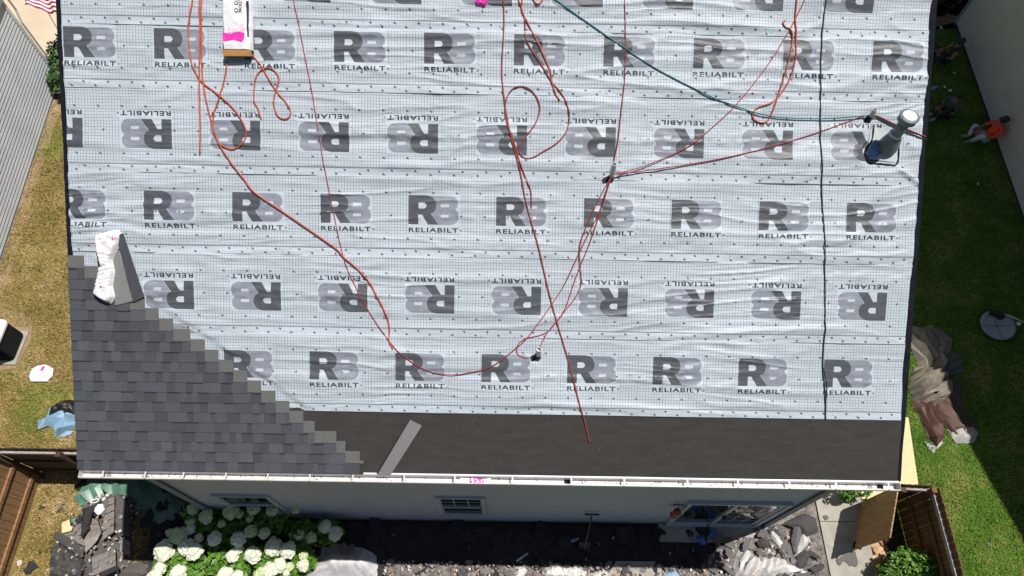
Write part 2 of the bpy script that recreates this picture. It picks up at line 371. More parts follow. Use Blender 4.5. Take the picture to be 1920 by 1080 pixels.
deck()
YB = 2*VR*CA-.22
def lap_wall(name, p0, p1, z0, z1f, m, parent, lap=.115, out=(0, -1), proud=.012):
    # clapboards as a real saw-tooth profile between two plan points; z1f(t) gives the wall's top
    mb = MB(); p0 = np.array(p0); p1 = np.array(p1); o = np.array(out); z = z0; T0 = np.linspace(0, 1, 2)
    zt = max(z1f(t) for t in np.linspace(0, 1, 21))
    while z < zt-1e-4:
        zz = min(z+lap, zt)
        ts = [t for t in np.linspace(0, 1, 41) if z1f(t) >= zz-.02]
        if len(ts) >= 2:
            a = p0+(p1-p0)*ts[0]; b = p0+(p1-p0)*ts[-1]
            q = [(*(a+o*proud), z), (*(b+o*proud), z), (*(b+o*.001), zz), (*(a+o*.001), zz)]
            mb.add(q, [(0, 1, 2, 3)]); mb.add([(*(a+o*.001), z), (*(b+o*.001), z), q[1], q[0]], [(0, 1, 2, 3)])
        z = zz
    return mb.build(name, m, parent)
XW = 5.581
lap_wall('back_wall', (-XW, WALLY), (XW, WALLY), .0, lambda t: GZ-.10, m_wall, house)
def core():
    mb = MB(); x = XW-.003; y0 = WALLY+.002; zc = GZ-.1
    # body of the house: gable profile
    prof = [(y0, .0), (YB, .0), (YB, zc), (VR*CA, GZ+VR*SA-.12), (y0, zc)]
    mb.hexa([(-x, y, z) for y, z in prof], [(x, y, z) for y, z in prof]); mb.build('wall_core', m_wall, house)
    mb = MB(); mb.box((0, .11, GZ-.10), (2*W2-.05, .225, .012)); mb.build('soffit', m_soffit, house)
    mb = MB(); mb.box((0, -.012, GZ-.075), (2*W2, .02, .15)); mb.build('fascia', m_vinyl, house)
    for s in (-1, 1):
        mb = MB(); mb.box((s*(XW-.035), WALLY-.022, (GZ-.1)/2), (.09, .02, GZ-.11)); mb.box((s*(XW+.010), WALLY+.035, (GZ-.1)/2), (.016, .09, GZ-.11)); mb.build('corner_board', m_trim, house)
        mb = MB()
        for (a, b) in ((0, VR),):
            mb.hexa([RP(s*(W2+.003), 0, -.17), RP(s*(W2+.022), 0, -.17), RP(s*(W2+.022), VR, -.17), RP(s*(W2+.003), VR, -.17)][::s], [RP(s*(W2+.003), 0, -.004), RP(s*(W2+.022), 0, -.004), RP(s*(W2+.022), VR, -.004), RP(s*(W2+.003), VR, -.004)][::s])
        mb.build('rake_board', m_trim, house)
        mb = MB(); pts = [(-.01, -.03), (.9, -.03), (2.4, -.03), (4, -.03), (5.6, -.03), (VR, -.03)]
        q = []
        vs = np.linspace(0, VR, 40)
        inner = [RP(s*(W2-.07), v, .001) for v in vs]; outer = [RP(s*(W2+.032+.012*float(vn(v*2.2, 3, 4))), v, -.002) for v in vs]; hang = [(p[0]+s*.004, p[1], p[2]-.07) for p in outer]
        V = inner+outer+hang; n = len(vs); F = []
        for i in range(n-1): F += [(i, i+1, n+i+1, n+i), (n+i, n+i+1, 2*n+i+1, 2*n+i)]
        mk('edge_strip', V, F, m_black, house)
core()
def downspout(x, s):
    mb = MB(); y = WALLY-.055
    mb.tube([(x, -.07, GZ-.13), (x, -.07, GZ-.2), (x, y, GZ-.42), (x, y, .35), (x, y, .12), (x, y-.22, .05)], .042, 4); o = mb.build('downspout', m_trim, house)
downspout(-XW+.10, -1); downspout(XW-.10, 1)

# underlayment sheets -------------------------------------------------------
LOWS = [.885, 1.975, 3.085, 4.175, 5.29, 6.12]; TOPS = [2.08, 3.19, 4.28, 5.40, 6.24, VR]
ENDS = [675, 648, 631, 590, 569, 543, 517, 490, 464, 437.5, 410, 384, 357, 325, 298, 272, 243, 214, 184, 158]
YS = [838, 820, 801, 783.5, 764.5, 745, 726, 707, 688, 669, 650, 631, 613, 594, 575, 556, 537, 517, 496, 477.5]
_q = [RUV(x, y) for x, y in zip(ENDS, YS)]; _sv = np.array([q[1] for q in _q]+[3.05, 3.2]); _su = np.array([q[0] for q in _q]+[-5.75, -6.5])
def SHU(v): return np.interp(v, _sv, _su)
FLATS = [(RUV(1657, 272), .30), (RUV(1146, 334), .10), (RUV(1630, 222), .10), (RUV(1009, 668), .10)]
FA, FB = np.array(RUV(1678, 312)), np.array(RUV(1728, 348))
def hsheet(u, v, k):
    u = np.asarray(u, float); v = np.asarray(v, float); sd = 17*k
    wv = v+.05*vn(u*.9, v*1.2, sd+1)*2+.025*vn(u*3, v*3, sd+2)
    m1 = np.clip(vn(u*.7, v*1.6, sd+3)*2.6-.7, 0, 1)
    sk = u*(vn(u*.25, v*.4, sd+30)-.5)
    a = vn(u*.55+2*vn(u*.3, v*.5, sd), wv*9+1.2*sk, sd+4)**1.6*.030*m1
    m2 = np.clip(vn(u*1.1+7, v*2.1, sd+5)*2.6-.9, 0, 1)
    b = vn(u*1.1, wv*20+1.6*sk+u*.5, sd+6)**1.5*.0115*m2
    m3 = np.clip(vn(u*.7+3, v*1.3+9, sd+15)*2.6-1.3, 0, 1)
    c = vn(u*3.0+v*4, v*10-u*3.2, sd+7)**1.5*.020*m3
    m4 = np.clip(vn(u*.55+11, v*1.4+5, sd+20)*2.8-1.0, 0, 1)
    d = vn(u*5, v*19, sd+8)*.0022
    # long sharp creases, bunched in places, and a pucker along the middle row of nails
    cr = rid(u*.42+1.5*vn(u*.35, v*.6, sd+21), wv*7+1.5*sk, sd+22)**4*.022*m4
    cr = cr+rid(u*.9, wv*12-.5*u+2*sk, sd+23)**4*.014*np.clip(vn(u*.9+5, v*1.9, sd+24)*2.6-1.0, 0, 1)
    vl_ = v-LOWS[k]; mid = .545+.05*(vn(u*1.3, u*0+2, sd+25)-.5)
    t_ = (vl_-mid)/.035; cr = cr+np.exp(-t_*t_)*.016*np.abs(np.sin(u*9.78+k))*np.clip(vn(u*.8, u*0+7, sd+26)*2.4-.7, 0, 1)
    t_ = (vl_-mid-.10)/.05; cr = cr+np.exp(-t_*t_)*.014*np.clip(vn(u*.6, u*0+9, sd+27)*2.4-1, 0, 1)
    d = d+cr
    vl = v-LOWS[k]; band = np.clip(1-vl/.12, 0, 1); hold = 1-.72*np.clip(1-vl/.14, 0, 1); a, b, c, d = a*hold, b*hold, c*hold, d*hold
    e = band*(.004*rid(u*5, v*18, sd+9)**2+.004*np.clip(vn(u*1.6, 2, sd+10)*2-1, 0, 1)*np.exp(-np.clip(vl, 0, 1)/.02))
    # puckers that run out from fasteners
    if True: a = a*1.0
    base = .003+.0035*(k+0)*0+.004*np.exp(-np.clip(vl-.0, 0, 2)/.15)+.003*np.exp(-np.clip(TOPS[k]-v, 0, 2)/.2)*0
    # the upper part of a sheet dips beneath the next one
    under = np.clip((v-(LOWS[k+1] if k < 5 else 99))/.02, 0, 1)
    # one deep fold runs from the flue down to the rake
    ab = FB-FA; tt = np.clip(((u-FA[0])*ab[0]+(v-FA[1])*ab[1])/(ab@ab), 0, 1); dd = ((u-FA[0])*ab[1]-(v-FA[1])*ab[0])/np.linalg.norm(ab); dl = np.hypot(u-FA[0]-tt*ab[0], v-FA[1]-tt*ab[1])
    if k == 3: a = a+.03*np.exp(-(dl/.035)**2)*np.clip(tt*4, 0, 1)
    for (fu, fv), fr in FLATS:
        fl = np.clip((np.hypot(u-fu, v-fv)-fr*.8)/(fr*.5), 0, 1); a, b, c, d, e = a*fl, b*fl, c*fl, d*fl, e*fl
    sh = np.clip((SHU(v)+.10-u)/.12, 0, 1)          # fasteners hold the sheet flat where shingles already cover it
    return ((base+a+b+c+d+e)*(1-under)+under*.0015)*(1-sh)+.0018*sh
ENDU = {}
def sheet(k):
    v0, v1 = LOWS[k], TOPS[k]; nu = 420; nv = int((v1-v0)/.0165)
    us = np.linspace(-W2+.035, W2-.045, nu); vs = np.linspace(v0, v1, nv); U, V = np.meshgrid(us, vs)
    # ragged side ends and a slightly wavy lower edge
    lowav = .006*(vn(us*.6, us*0, 50+k)-.5)*2; V = V+lowav[None, :]*np.clip(1-(V-v0)/.1, 0, 1)
    endr = .018*(vn(vs*2.5, vs*0+k, 77)-.5)*2; U = U+np.clip((U-(W2-.4))/.38, 0, 1)*endr[:, None]
    H = hsheet(U, V, k)
    P = np.stack([U, V*CA-H*SA, GZ+V*SA+H*CA], -1).reshape(-1, 3)
    I = np.arange(nu*nv).reshape(nv, nu); F = np.stack([I[:-1, :-1], I[:-1, 1:], I[1:, 1:], I[1:, :-1]], -1).reshape(-1, 4)
    uv = np.stack([U, V-v0], -1).reshape(-1, 2)
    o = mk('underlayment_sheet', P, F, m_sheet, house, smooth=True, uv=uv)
    return o
sheets = [sheet(k) for k in range(6)]

# the printed logo ----------------------------------------------------------
LW, LH = .68, .395
def zx(X, Y): return ((X-25)/953*LW, (775-Y)/545*LH)
def arc(cx, cy, rx, ry, a0, a1, n=8): return [(cx+rx*math.cos(R(a0+(a1-a0)*i/n)), cy+ry*math.sin(R(a0+(a1-a0)*i/n))) for i in range(n+1)]
def curve_mesh(outs):
    c = bpy.data.curves.new('c', 'CURVE'); c.dimensions = '2D'; c.fill_mode = 'BOTH' if False else 'FRONT'
    for pts in outs:
        s = c.splines.new('POLY'); s.points.add(len(pts)-1)
        for p, q in zip(s.points, pts): p.co = (q[0], q[1], 0, 1)
        s.use_cyclic_u = True
    o = bpy.data.objects.new('c', c); COL.objects.link(o); dg = bpy.context.evaluated_depsgraph_get(); me = bpy.data.meshes.new_from_object(o.evaluated_get(dg))
    bpy.data.objects.remove(o); return me
def text_mesh(body, width, height, off=.0):
    c = bpy.data.curves.new('t', 'FONT'); c.body = body; c.size = 1; c.offset = off; c.space_character = 1.12; c.resolution_u = 3
    o = bpy.data.objects.new('t', c); COL.objects.link(o); dg = bpy.context.evaluated_depsgraph_get(); me = bpy.data.meshes.new_from_object(o.evaluated_get(dg))
    bpy.data.objects.remove(o)
    V = np.array([v.co[:] for v in me.vertices]); lo, hi = V.min(0), V.max(0)
    for v in me.vertices: v.co = ((v.co.x-lo[0])/(hi[0]-lo[0])*width, (v.co.y-lo[1])/(hi[1]-lo[1])*height, 0)
    return me
def to_np(me, step):
    bm = bmesh.new(); bm.from_mesh(me); bmesh.ops.remove_doubles(bm, verts=bm.verts, dist=1e-5)
    bm.normal_update()
    for f in bm.faces:
        if f.normal.z < 0: f.normal_flip()
    return _cut(bm, step)
Rout = [zx(*p) for p in [(25, 775), (25, 230), (360, 230)]+[(360+200*math.sin(R(a)), 405-175*math.cos(R(a))) for a in range(15, 91, 15)]+[(552, 470), (520, 530), (455, 570), (605, 775), (400, 775), (290, 590), (215, 590), (215, 775)]]
Rhol = [zx(*p) for p in [(222, 365), (222, 478), (320, 478), (352, 466), (375, 430), (375, 412), (352, 375), (320, 365)]]
Bout = [zx(*p) for p in [(430, 240), (820, 240)]+[(820+157*math.sin(R(a)), 370-130*math.cos(R(a))) for a in range(15, 91, 15)]+[(972, 430), (925, 487), (975, 540), (988, 620)]+[(835+153*math.cos(R(a)), 640+135*math.sin(R(a))) for a in range(15, 91, 15)]+[(612, 775), (470, 575), (520, 520), (500, 300)]]
Bh1 = [zx(*p) for p in [(650, 385), (640, 447), (800, 447), (812, 420), (800, 385)]]
Bh2 = [zx(*p) for p in [(650, 588), (645, 645), (790, 645), (802, 615), (790, 588)]]
lR = to_np(curve_mesh([Rout, Rhol]), (.028, .012)); lB = to_np(curve_mesh([Bout, Bh1, Bh2]), (.028, .012))
tx = to_np(text_mesh('RELIABILT', LW+.002, .062, .018), (.028, .012))
tx = (tx[0]+np.array([.004, -.108, 0]), tx[1], tx[2])
regc = [[(.722+.016*math.cos(a), -.078+.016*math.sin(a)) for a in np.linspace(0, 2*math.pi, 11)[:-1]]]
rg = grid_poly(regc, .05)
bk = grid_poly([[(-.012, -.118), (.745, -.118), (.745, -.03), (.70, .0), (.70, .41), (-.012, .41)]], (.028, .012))
PARTS = [(bk, .0022, 0), (lB, .0038, 1), (lR, .0050, 2), (tx, .0052, 3), (rg, .0050, 1)]
def logo(k, ul, vb, inv):
    # ul, vb: lower-left corner of the emblem (upper right when inverted)
    Vs = []; Fs = []; MI = []; b = 0
    for (V, F, _), off, m in PARTS:
        X, Y = V[:, 0], V[:, 1]
        u, v = (ul-X, vb-Y) if inv else (ul+X, vb+Y)
        if u.min() > W2-.03: continue
        uc = np.clip(u, -W2+.037, W2-.049); h = hsheet(uc, v, k)+off
        P = np.stack([uc, v*CA-h*SA, GZ+v*SA+h*CA], -1)
        Vs.append(P)
        for f in F:
            uu = [uc[i] for i in f]
            if max(uu)-min(uu) < 1e-6: continue
            Fs.append(tuple(i+b for i in f)); MI.append(m)
        b += len(V)
    mk('printed_logo', np.concatenate(Vs), Fs, [m_plain, m_plight, m_pdark, m_ptext], sheets[k], MI, smooth=True)
def vis_u(v):   # right end of the shingled area at height v
    return {0: .0}.get(v, 0)
SP = 1.2028
for n in range(-5, 6): logo(5, -1.004+SP*n, 6.45+LH, True)
for n in range(-1, 9): logo(4, -4.577+SP*n, 6.085-LH, False)
for n in range(0, 10): logo(3, -5.583+SP*n, 4.893, True)
for n in range(-1, 9): logo(2, -4.783+SP*n, 3.935-LH, False)
for n in range(0, 9): logo(1, -4.142+SP*n, 2.705, True)
for n in range(0, 8): logo(0, -3.753+SP*n, 1.750-LH, False)
def marks(k):
    mb = MB(); cb = MB(); v0 = LOWS[k]
    rows = [(.035, 0, .321), (.085, .16, .321), (.255, .04, .321), (.57, .10, .321), (.885, .04, .321)] if k < 5 else [(.035, 0, .321), (.085, .16, .321), (.26, .04, .321)]
    if k == 4: rows = [(.035, 0, .321), (.085, .16, .321), (.27, .04, .321), (.56, .10, .321)]
    for dv, ph, st in rows:
        u = -W2+.1+ph+random.uniform(0, .05)
        while u < W2-.06:
            V = []; v = v0+dv
            for a, b in ((-.016, -.010), (.016, -.010), (.016, .010), (-.016, .010)):
                th = R(35 if (k % 2 == 0) else 35) if dv != .57 else R(-35); x = a*math.cos(th)+b*math.sin(th); y = -a*math.sin(th)+b*math.cos(th)
                h = float(hsheet(u+x, v+y, k))+.0036; V.append(RP(u+x, v+y, h))
            mb.add(V, [(0, 1, 2, 3)]); u += st
    for _ in range(70):
        u = random.uniform(-W2+.05, W2-.05); v = v0+(random.uniform(.02, .1) if random.random() < .62 else random.uniform(.2, .9))
        if v > TOPS[k]-.15: continue
        h = float(hsheet(u, v, k))+.004; r = random.uniform(.005, .008)
        ring = [RP(u+r*math.cos(a), v+r*math.sin(a), h) for a in np.linspace(0, 6.283, 7)[:-1]]; ring2 = [RP(u+r*.8*math.cos(a), v+r*.8*math.sin(a), h+.003) for a in np.linspace(0, 6.283, 7)[:-1]]
        cb.hexa(ring, ring2)
    o = mb.build('nailing_marks', m_mark, sheets[k]); o['kind'] = 'stuff'
    o = cb.build('cap_nails', m_cap, sheets[k]); o['kind'] = 'stuff'
for k in range(6): marks(k)
# self-adhering dark membrane along the eave
m_strip0 = mat('pale_grit', (.32, .31, .29), rough=.8)
def felt():
    nu, nv = 240, 24; us = np.linspace(-W2+.01, W2-.012, nu); vs = np.linspace(-.012, .93, nv); U, V = np.meshgrid(us, vs)
    H = .001+.002*vn(U*1.5, V*6, 5)+.0015*rid(U*.5, V*9, 6)**3
    P = np.stack([U, V*CA-H*SA, GZ+V*SA+H*CA], -1).reshape(-1, 3); I = np.arange(nu*nv).reshape(nv, nu)
    mk('eave_membrane', P, np.stack([I[:-1, :-1], I[:-1, 1:], I[1:, 1:], I[1:, :-1]], -1).reshape(-1, 4), m_felt, house, smooth=True)
    mb = MB()
    for _ in range(230):
        u = random.uniform(-3.0, W2-.1); v = random.uniform(.03, .86); r = random.uniform(.0014, .0032)
        mb.add([RP(u-r, v-r, .0055), RP(u+r, v-r, .0055), RP(u+r, v+r, .0055), RP(u-r, v+r, .0055)], [(0, 1, 2, 3)])
    o = mb.build('granule_specks', m_strip0, house); o['kind'] = 'stuff'
    mb = MB()
    for u in (-.55,): mb.hexa([RP(u, .0, .0042), RP(u+.09, .0, .0042), RP(u+.10, .9, .0042), RP(u+.01, .9, .0042)], [RP(u, .0, .0062), RP(u+.09, .0, .0062), RP(u+.10, .9, .0062), RP(u+.01, .9, .0062)])
    mb.build('membrane_lap', m_felt, house)
    mb = MB()
    for a, b in ((-1.6, -.55), (1.1, 1.75), (1.9, 4.2), (4.4, 5.6)):
        for i in range(8):
            if random.random() < .75:
                u0 = a+(b-a)*i/8; u1 = a+(b-a)*(i+.95)/8; mb.add([RP(u0, .157, .0045), RP(u1, .157, .0045), RP(u1, .162, .0045), RP(u0, .162, .0045)], [(0, 1, 2, 3)])
    mb.build('chalk_line', m_chalk, house)
felt()

# shingles -------------------------------------------------------------------
EX, HT = .143, .325
def shingles():
    def strip(u0, u1, v0, ht, k):
        mb = MB(); n0 = .026; n1 = .008
        def sec(a, b, na, nb, mi): mb.hexa([RP(u0, a, na-.004), RP(u1, a, na-.004), RP(u1, b, nb-.004), RP(u0, b, nb-.004)], [RP(u0, a, na), RP(u1, a, na), RP(u1, b, nb), RP(u0, b, nb)], mi)
        f = lambda s: n0+(n1-n0)*s/HT
        sec(v0, v0+EX+.012, f(0), f(EX+.012), 0); sec(v0+EX+.0122, v0+ht, f(EX+.0122), f(ht), 1)
        return mb.build('roof_shingle', [m_shback, m_head], house)
    ul = -W2-.035
    strip(ul, RUV(682, 860)[0], -.018, .198, -1)
    for k, (ex, y) in enumerate(zip(ENDS, YS)):
        ue = RUV(ex, y)[0]; v0 = EX*k-.012; cuts = [ul]
        u = ul+random.choice((.17, .34, .5, .67, .84)); 
        while u < ue-.12: cuts.append(u); u += 1.0
        cuts.append(ue); last = -1
        for a, b in zip(cuts[:-1], cuts[1:]):
            s = strip(a+.0012, b-.0012, v0, HT, k); t = a+.001
            proud = random.random() < .5
            while t < b-.002:
                wd = random.uniform(.07, .30) if proud else random.uniform(.06, .20)
                e = min(t+wd, b-.001)
                if b-.001-e < .05: e = b-.001
                f = lambda s_: .026+(.008-.026)*s_/HT
                c = random.choice([i for i in ((0, 1, 1, 4, 2) if not proud else (2, 3, 5, 1, 2, 5, 2, 1)) if i != last]); last = c
                th = .0042 if proud else .0012; sl = random.uniform(-.006, .006) if proud else 0
                top = EX+.004 if proud else EX+.006
                mb = MB(); A = [(t, v0-.001), (e, v0-.001), (e-sl, v0+top), (t+sl, v0+top)]
                fs = [f(0), f(0), f(top), f(top)]
                mb.hexa([RP(p[0], p[1], q+.0003) for p, q in zip(A, fs)], [RP(p[0], p[1], q+th) for p, q in zip(A, fs)])
                if not proud and random.random() < .8:   # the darker shadow band printed at the head of the recess
                    mb.add([RP(t, v0+EX*.84, f(EX*.84)+th+.0004), RP(e, v0+EX*.84, f(EX*.84)+th+.0004), RP(e, v0+EX+.004, f(EX+.004)+th+.0004), RP(t, v0+EX+.004, f(EX+.004)+th+.0004)], [(0, 1, 2, 3)], 1)
                mb.build('shingle_tab', [SH[c], m_shback], s); t = e; proud = not proud if random.random() < .85 else proud
shingles()

# gutter ---------------------------------------------------------------------
def gutter():
    x0, x1 = RUV(150, 885)[0]-.0, 5.86
    prof = [(-.022, GZ-.01), (-.022, GZ-.135), (-.085, GZ-.135), (-.128, GZ-.085), (-.132, GZ-.03), (-.128, GZ-.02), (-.118, GZ-.02), (-.118, GZ-.03), (-.122, GZ-.085), (-.083, GZ-.129), (-.028, GZ-.129), (-.028, GZ-.01)]
    n = len(prof); nx = 14; V = []; F = []; MI = []
    for i in range(nx):
        x = x0+(x1-x0)*i/(nx-1); dz = -.008*vn(x*.7, 2, 9)
        V += [(x, y, z+float(dz)) for y, z in prof]
    for i in range(nx-1):
        for k in range(n): F.append((i*n+k, i*n+(k+1) % n, (i+1)*n+(k+1) % n, (i+1)*n+k)); MI.append(1 if k in (8, 9) else 0)
    F += [tuple(range(n)), tuple((nx-1)*n+k for k in range(n-1, -1, -1))]; MI += [0, 0]
    g = mk('gutter', V, F, [m_white, m_gutdirt], house, MI)
    for x in (x0+.002, x1-.002):
        mb = MB(); mb.hexa([(x-.002, y, z) for y, z in prof[:6]], [(x+.002, y, z) for y, z in prof[:6]]); mb.build('end_cap', m_white, g)
    for px in (191, 271, 343, 423, 502, 581, 662, 758, 853, 961, 1071, 1170, 1288, 1382, 1478, 1564, 1662):
        d = ray(px, 895); t = (GZ-.02-CAMP[2])/d[2]; x = (CAMP+t*d)[0]
        if not x0+.02 < x < x1-.02: continue
        mb = MB(); mb.box((x, -.075, GZ-.012), (.022, .108, .006)); mb.box((x, -.026, GZ-.03), (.026, .006, .04)); mb.box((x, -.122, GZ-.022), (.026, .008, .02)); mb.build('gutter_bracket', m_white, g)
    mb = MB()
    for _ in range(160):
        x = random.uniform(x0+.1, x1-.1); y = random.uniform(-.08, -.03); s = random.uniform(.004, .014); a = random.uniform(0, 3)
        mb.box((x, y, GZ-.132+.003), (s*1.6, s, .004), [[math.cos(a), -math.sin(a), 0], [math.sin(a), math.cos(a), 0], [0, 0, 1]], 0 if random.random() < .7 else 1)
    o = mb.build('gutter_grit', [SH[1], m_bark], g); o['kind'] = 'stuff'
    mb = MB(); xa = G(1062, 884, GZ-.03)[0]
    mb.box((xa+.02, -.055, GZ-.124), (.09, .05, .006)); mb.build('drain_outlet', m_black, g)
    mb = MB(); xa = G(1655, 904, GZ-.03)[0]; mb.box((xa, -.055, GZ-.124), (.08, .05, .006)); mb.build('drain_outlet', m_black, g)
gutter()
# wrapper scrap caught in the gutter
x0 = G(860, 888, GZ-.05)[0]
def gutter_wrap():
    V, F, _ = grid_poly([[(x0, -.112), (x0+.45, -.108), (x0+.46, -.035), (x0+.02, -.032)]], .02)
    z = GZ-.105+.03*rid(V[:, 0]*9, V[:, 1]*14, 3)**2; V[:, 2] = z
    mi = []
    for f in F:
        c = V[list(f)].mean(0); mi.append(1 if (x0+.17 < c[0] < x0+.36 and vn(c[0]*40, c[1]*40, 2) > .42) else 0)
    o = mk('plastic_wrapper', V, F, [m_wrap, m_pink], None, mi, True)
    tag(o, 'white plastic wrapper scrap with magenta print lying in the gutter', 'wrapper')
gutter_wrap()

# windows and patio door ------------------------------------------------------
m_vinb = mat('window_vinyl', (.40, .43, .47), (.45, .48, .52), 8, .45)
def window(x0, x1, z0, z1, grid=3):
    y = WALLY-.012
    mb = MB(); f = .05
    mb.box(((x0+x1)/2, y-.02, z1-f/2), (x1-x0, .05, f)); mb.box(((x0+x1)/2, y-.03, z0+f/2), (x1-x0+.02, .07, f))
    mb.box((x0+f/2, y-.02, (z0+z1)/2), (f, .048, z1-z0-2*f)); mb.box((x1-f/2, y-.02, (z0+z1)/2), (f, .048, z1-z0-2*f))
    w_ = mb.build('back_window', m_vinb, house); zm = z0+(z1-z0)*.47; a, b = x0+f+.002, x1-f-.002
    mb = MB(); mb.box(((a+b)/2, y-.022, zm), (b-a, .04, .045)); mb.box(((a+b)/2, y-.018, z0+f+.02), (b-a, .034, .035)); mb.box((a+.015, y-.016, (z0+z1)/2), (.03, .026, z1-z0-2*f-.05)); mb.box((b-.015, y-.016, (z0+z1)/2), (.03, .026, z1-z0-2*f-.05)); mb.build('sash', m_vinb, w_)
    for lo, hi in ((z0+f+.038, zm-.023), (zm+.023, z1-f)):
        mb = MB(); mb.box(((a+b)/2, y-.006, (lo+hi)/2), (b-a-.062, .006, hi-lo)); mb.build('pane', m_glass, w_)
    mb = MB()
    if grid < 2: return
    for i in range(1, grid): mb.box((a+(b-a)*i/grid, y-.012, (zm+z1-f)/2), (.016, .006, z1-f-zm-.03))
    mb.box(((a+b)/2, y-.0125, (zm+z1-f)/2), (b-a-.06, .0062, .014))
    mb.build('muntins', m_vinb, w_)
window(-1.02, -.14, .72, 2.21); window(-4.98, -3.98, .66, 2.10, 1)
def patio():
    x0, x1, z0, z1 = 3.46, 5.30, .10, 2.17; y = WALLY-.012
    mb = MB(); f = .065
    mb.box(((x0+x1)/2, y-.03, z1-f/2), (x1-x0, .07, f)); mb.box(((x0+x1)/2, y-.03, z0+.03), (x1-x0, .09, .06))
    for x in (x0+f/2, x1-f/2): mb.box((x, y-.03, (z0+z1)/2-.01), (f, .066, z1-z0-f-.065))
    d = mb.build('patio_door', m_vinb, house); xm = (x0+x1)/2
    for a, b, dy in ((x0+f+.002, xm+.03, -.002), (xm-.03, x1-f-.002, -.024)):
        mb = MB(); s = .07; lo, hi = z0+.062, z1-f-.002
        mb.box(((a+b)/2, y+dy, hi-s/2), (b-a, .02, s)); mb.box(((a+b)/2, y+dy, lo+s/2), (b-a, .02, s))
        for x in (a+s/2, b-s/2): mb.box((x, y+dy, (lo+hi)/2), (s, .019, hi-lo-2*s))
        mb.build('door_panel', m_vinb, d)
        mb = MB(); mb.box(((a+b)/2, y+dy+.002, (lo+hi)/2), (b-a-2*s, .006, hi-lo-2*s)); mb.build('pane', m_glass, d)
        if dy > -.01: continue
        mb = MB()
        for i in range(1, 3): mb.box((a+s+(b-a-2*s)*i/3, y+dy-.004, (lo+hi)/2), (.012, .005, hi-lo-2*s))
        for i in range(1, 5): mb.box(((a+b)/2, y+dy-.0045, lo+s+(hi-lo-2*s)*i/5), (b-a-2*s, .0052, .012))
        mb.build('muntins', m_vinb, d)
    mb = MB(); mb.box((xm-.0, y-.06, 1.05), (.02, .03, .22)); mb.build('handle', m_black, d)
    mb = MB(); mb.box((4.38, WALLY-.2, .04), (2.1, .36, .08)); mb.build('doorstep', m_conc, house)
patio()

# pipes and flue on the roof ---------------------------------------------------
def vent_pipe(px, py, h, r):
    u, v = RUV(px, py); b = np.array(RP(u, v, .0))
    mb = MB(); mb.tube([b, b+[0, 0, h-.0]], r, 14, cap=False); mb.tube([b+[0, 0, h], b+[0, 0, h-.06]], r*.78, 14, 1, cap=False)
    V = []; n = 14
    for rr in (r, r*.78): V += [(b[0]+rr*math.cos(2*math.pi*k/n), b[1]+rr*math.sin(2*math.pi*k/n), b[2]+h) for k in range(n)]
    mb.add(V, [(k, (k+1) % n, n+(k+1) % n, n+k) for k in range(n)]); mb.add([(b[0]+r*.79*math.cos(2*math.pi*k/n), b[1]+r*.79*math.sin(2*math.pi*k/n), b[2]+h-.05) for k in range(n)], [tuple(range(n))], 1)
    p = mb.build('vent_pipe', [m_pvc, m_pvc], house)
    mb = MB(); ring = []
    lo = [RP(u+1.5*r*math.cos(a)-.012, v+1.6*r*math.sin(a)-.008, .009) for a in np.linspace(0, 6.283, 15)[:-1]]; hi = [tuple(b+[1.12*r*math.cos(a), 1.12*r*math.sin(a), .045]) for a in np.linspace(0, 6.283, 15)[:-1]]
    mb.hexa(lo, hi); mb.build('rubber_boot', m_rubber, p, True)
    mb = MB(); q = [RP(u-.085, v-.06, .0095), RP(u+.01, v-.065, .0095), RP(u+.02, v-.02, .0100), RP(u-.05, v+.02, .0100)]
    mb.add(q, [(0, 1, 2, 3)]); mb.build('sealant_patch', m_tar, p)
    return b
pM = vent_pipe(1146, 334, .30, .034); pR = vent_pipe(1630, 222, .17, .030); pL = vent_pipe(1009, 668, .24, .036)
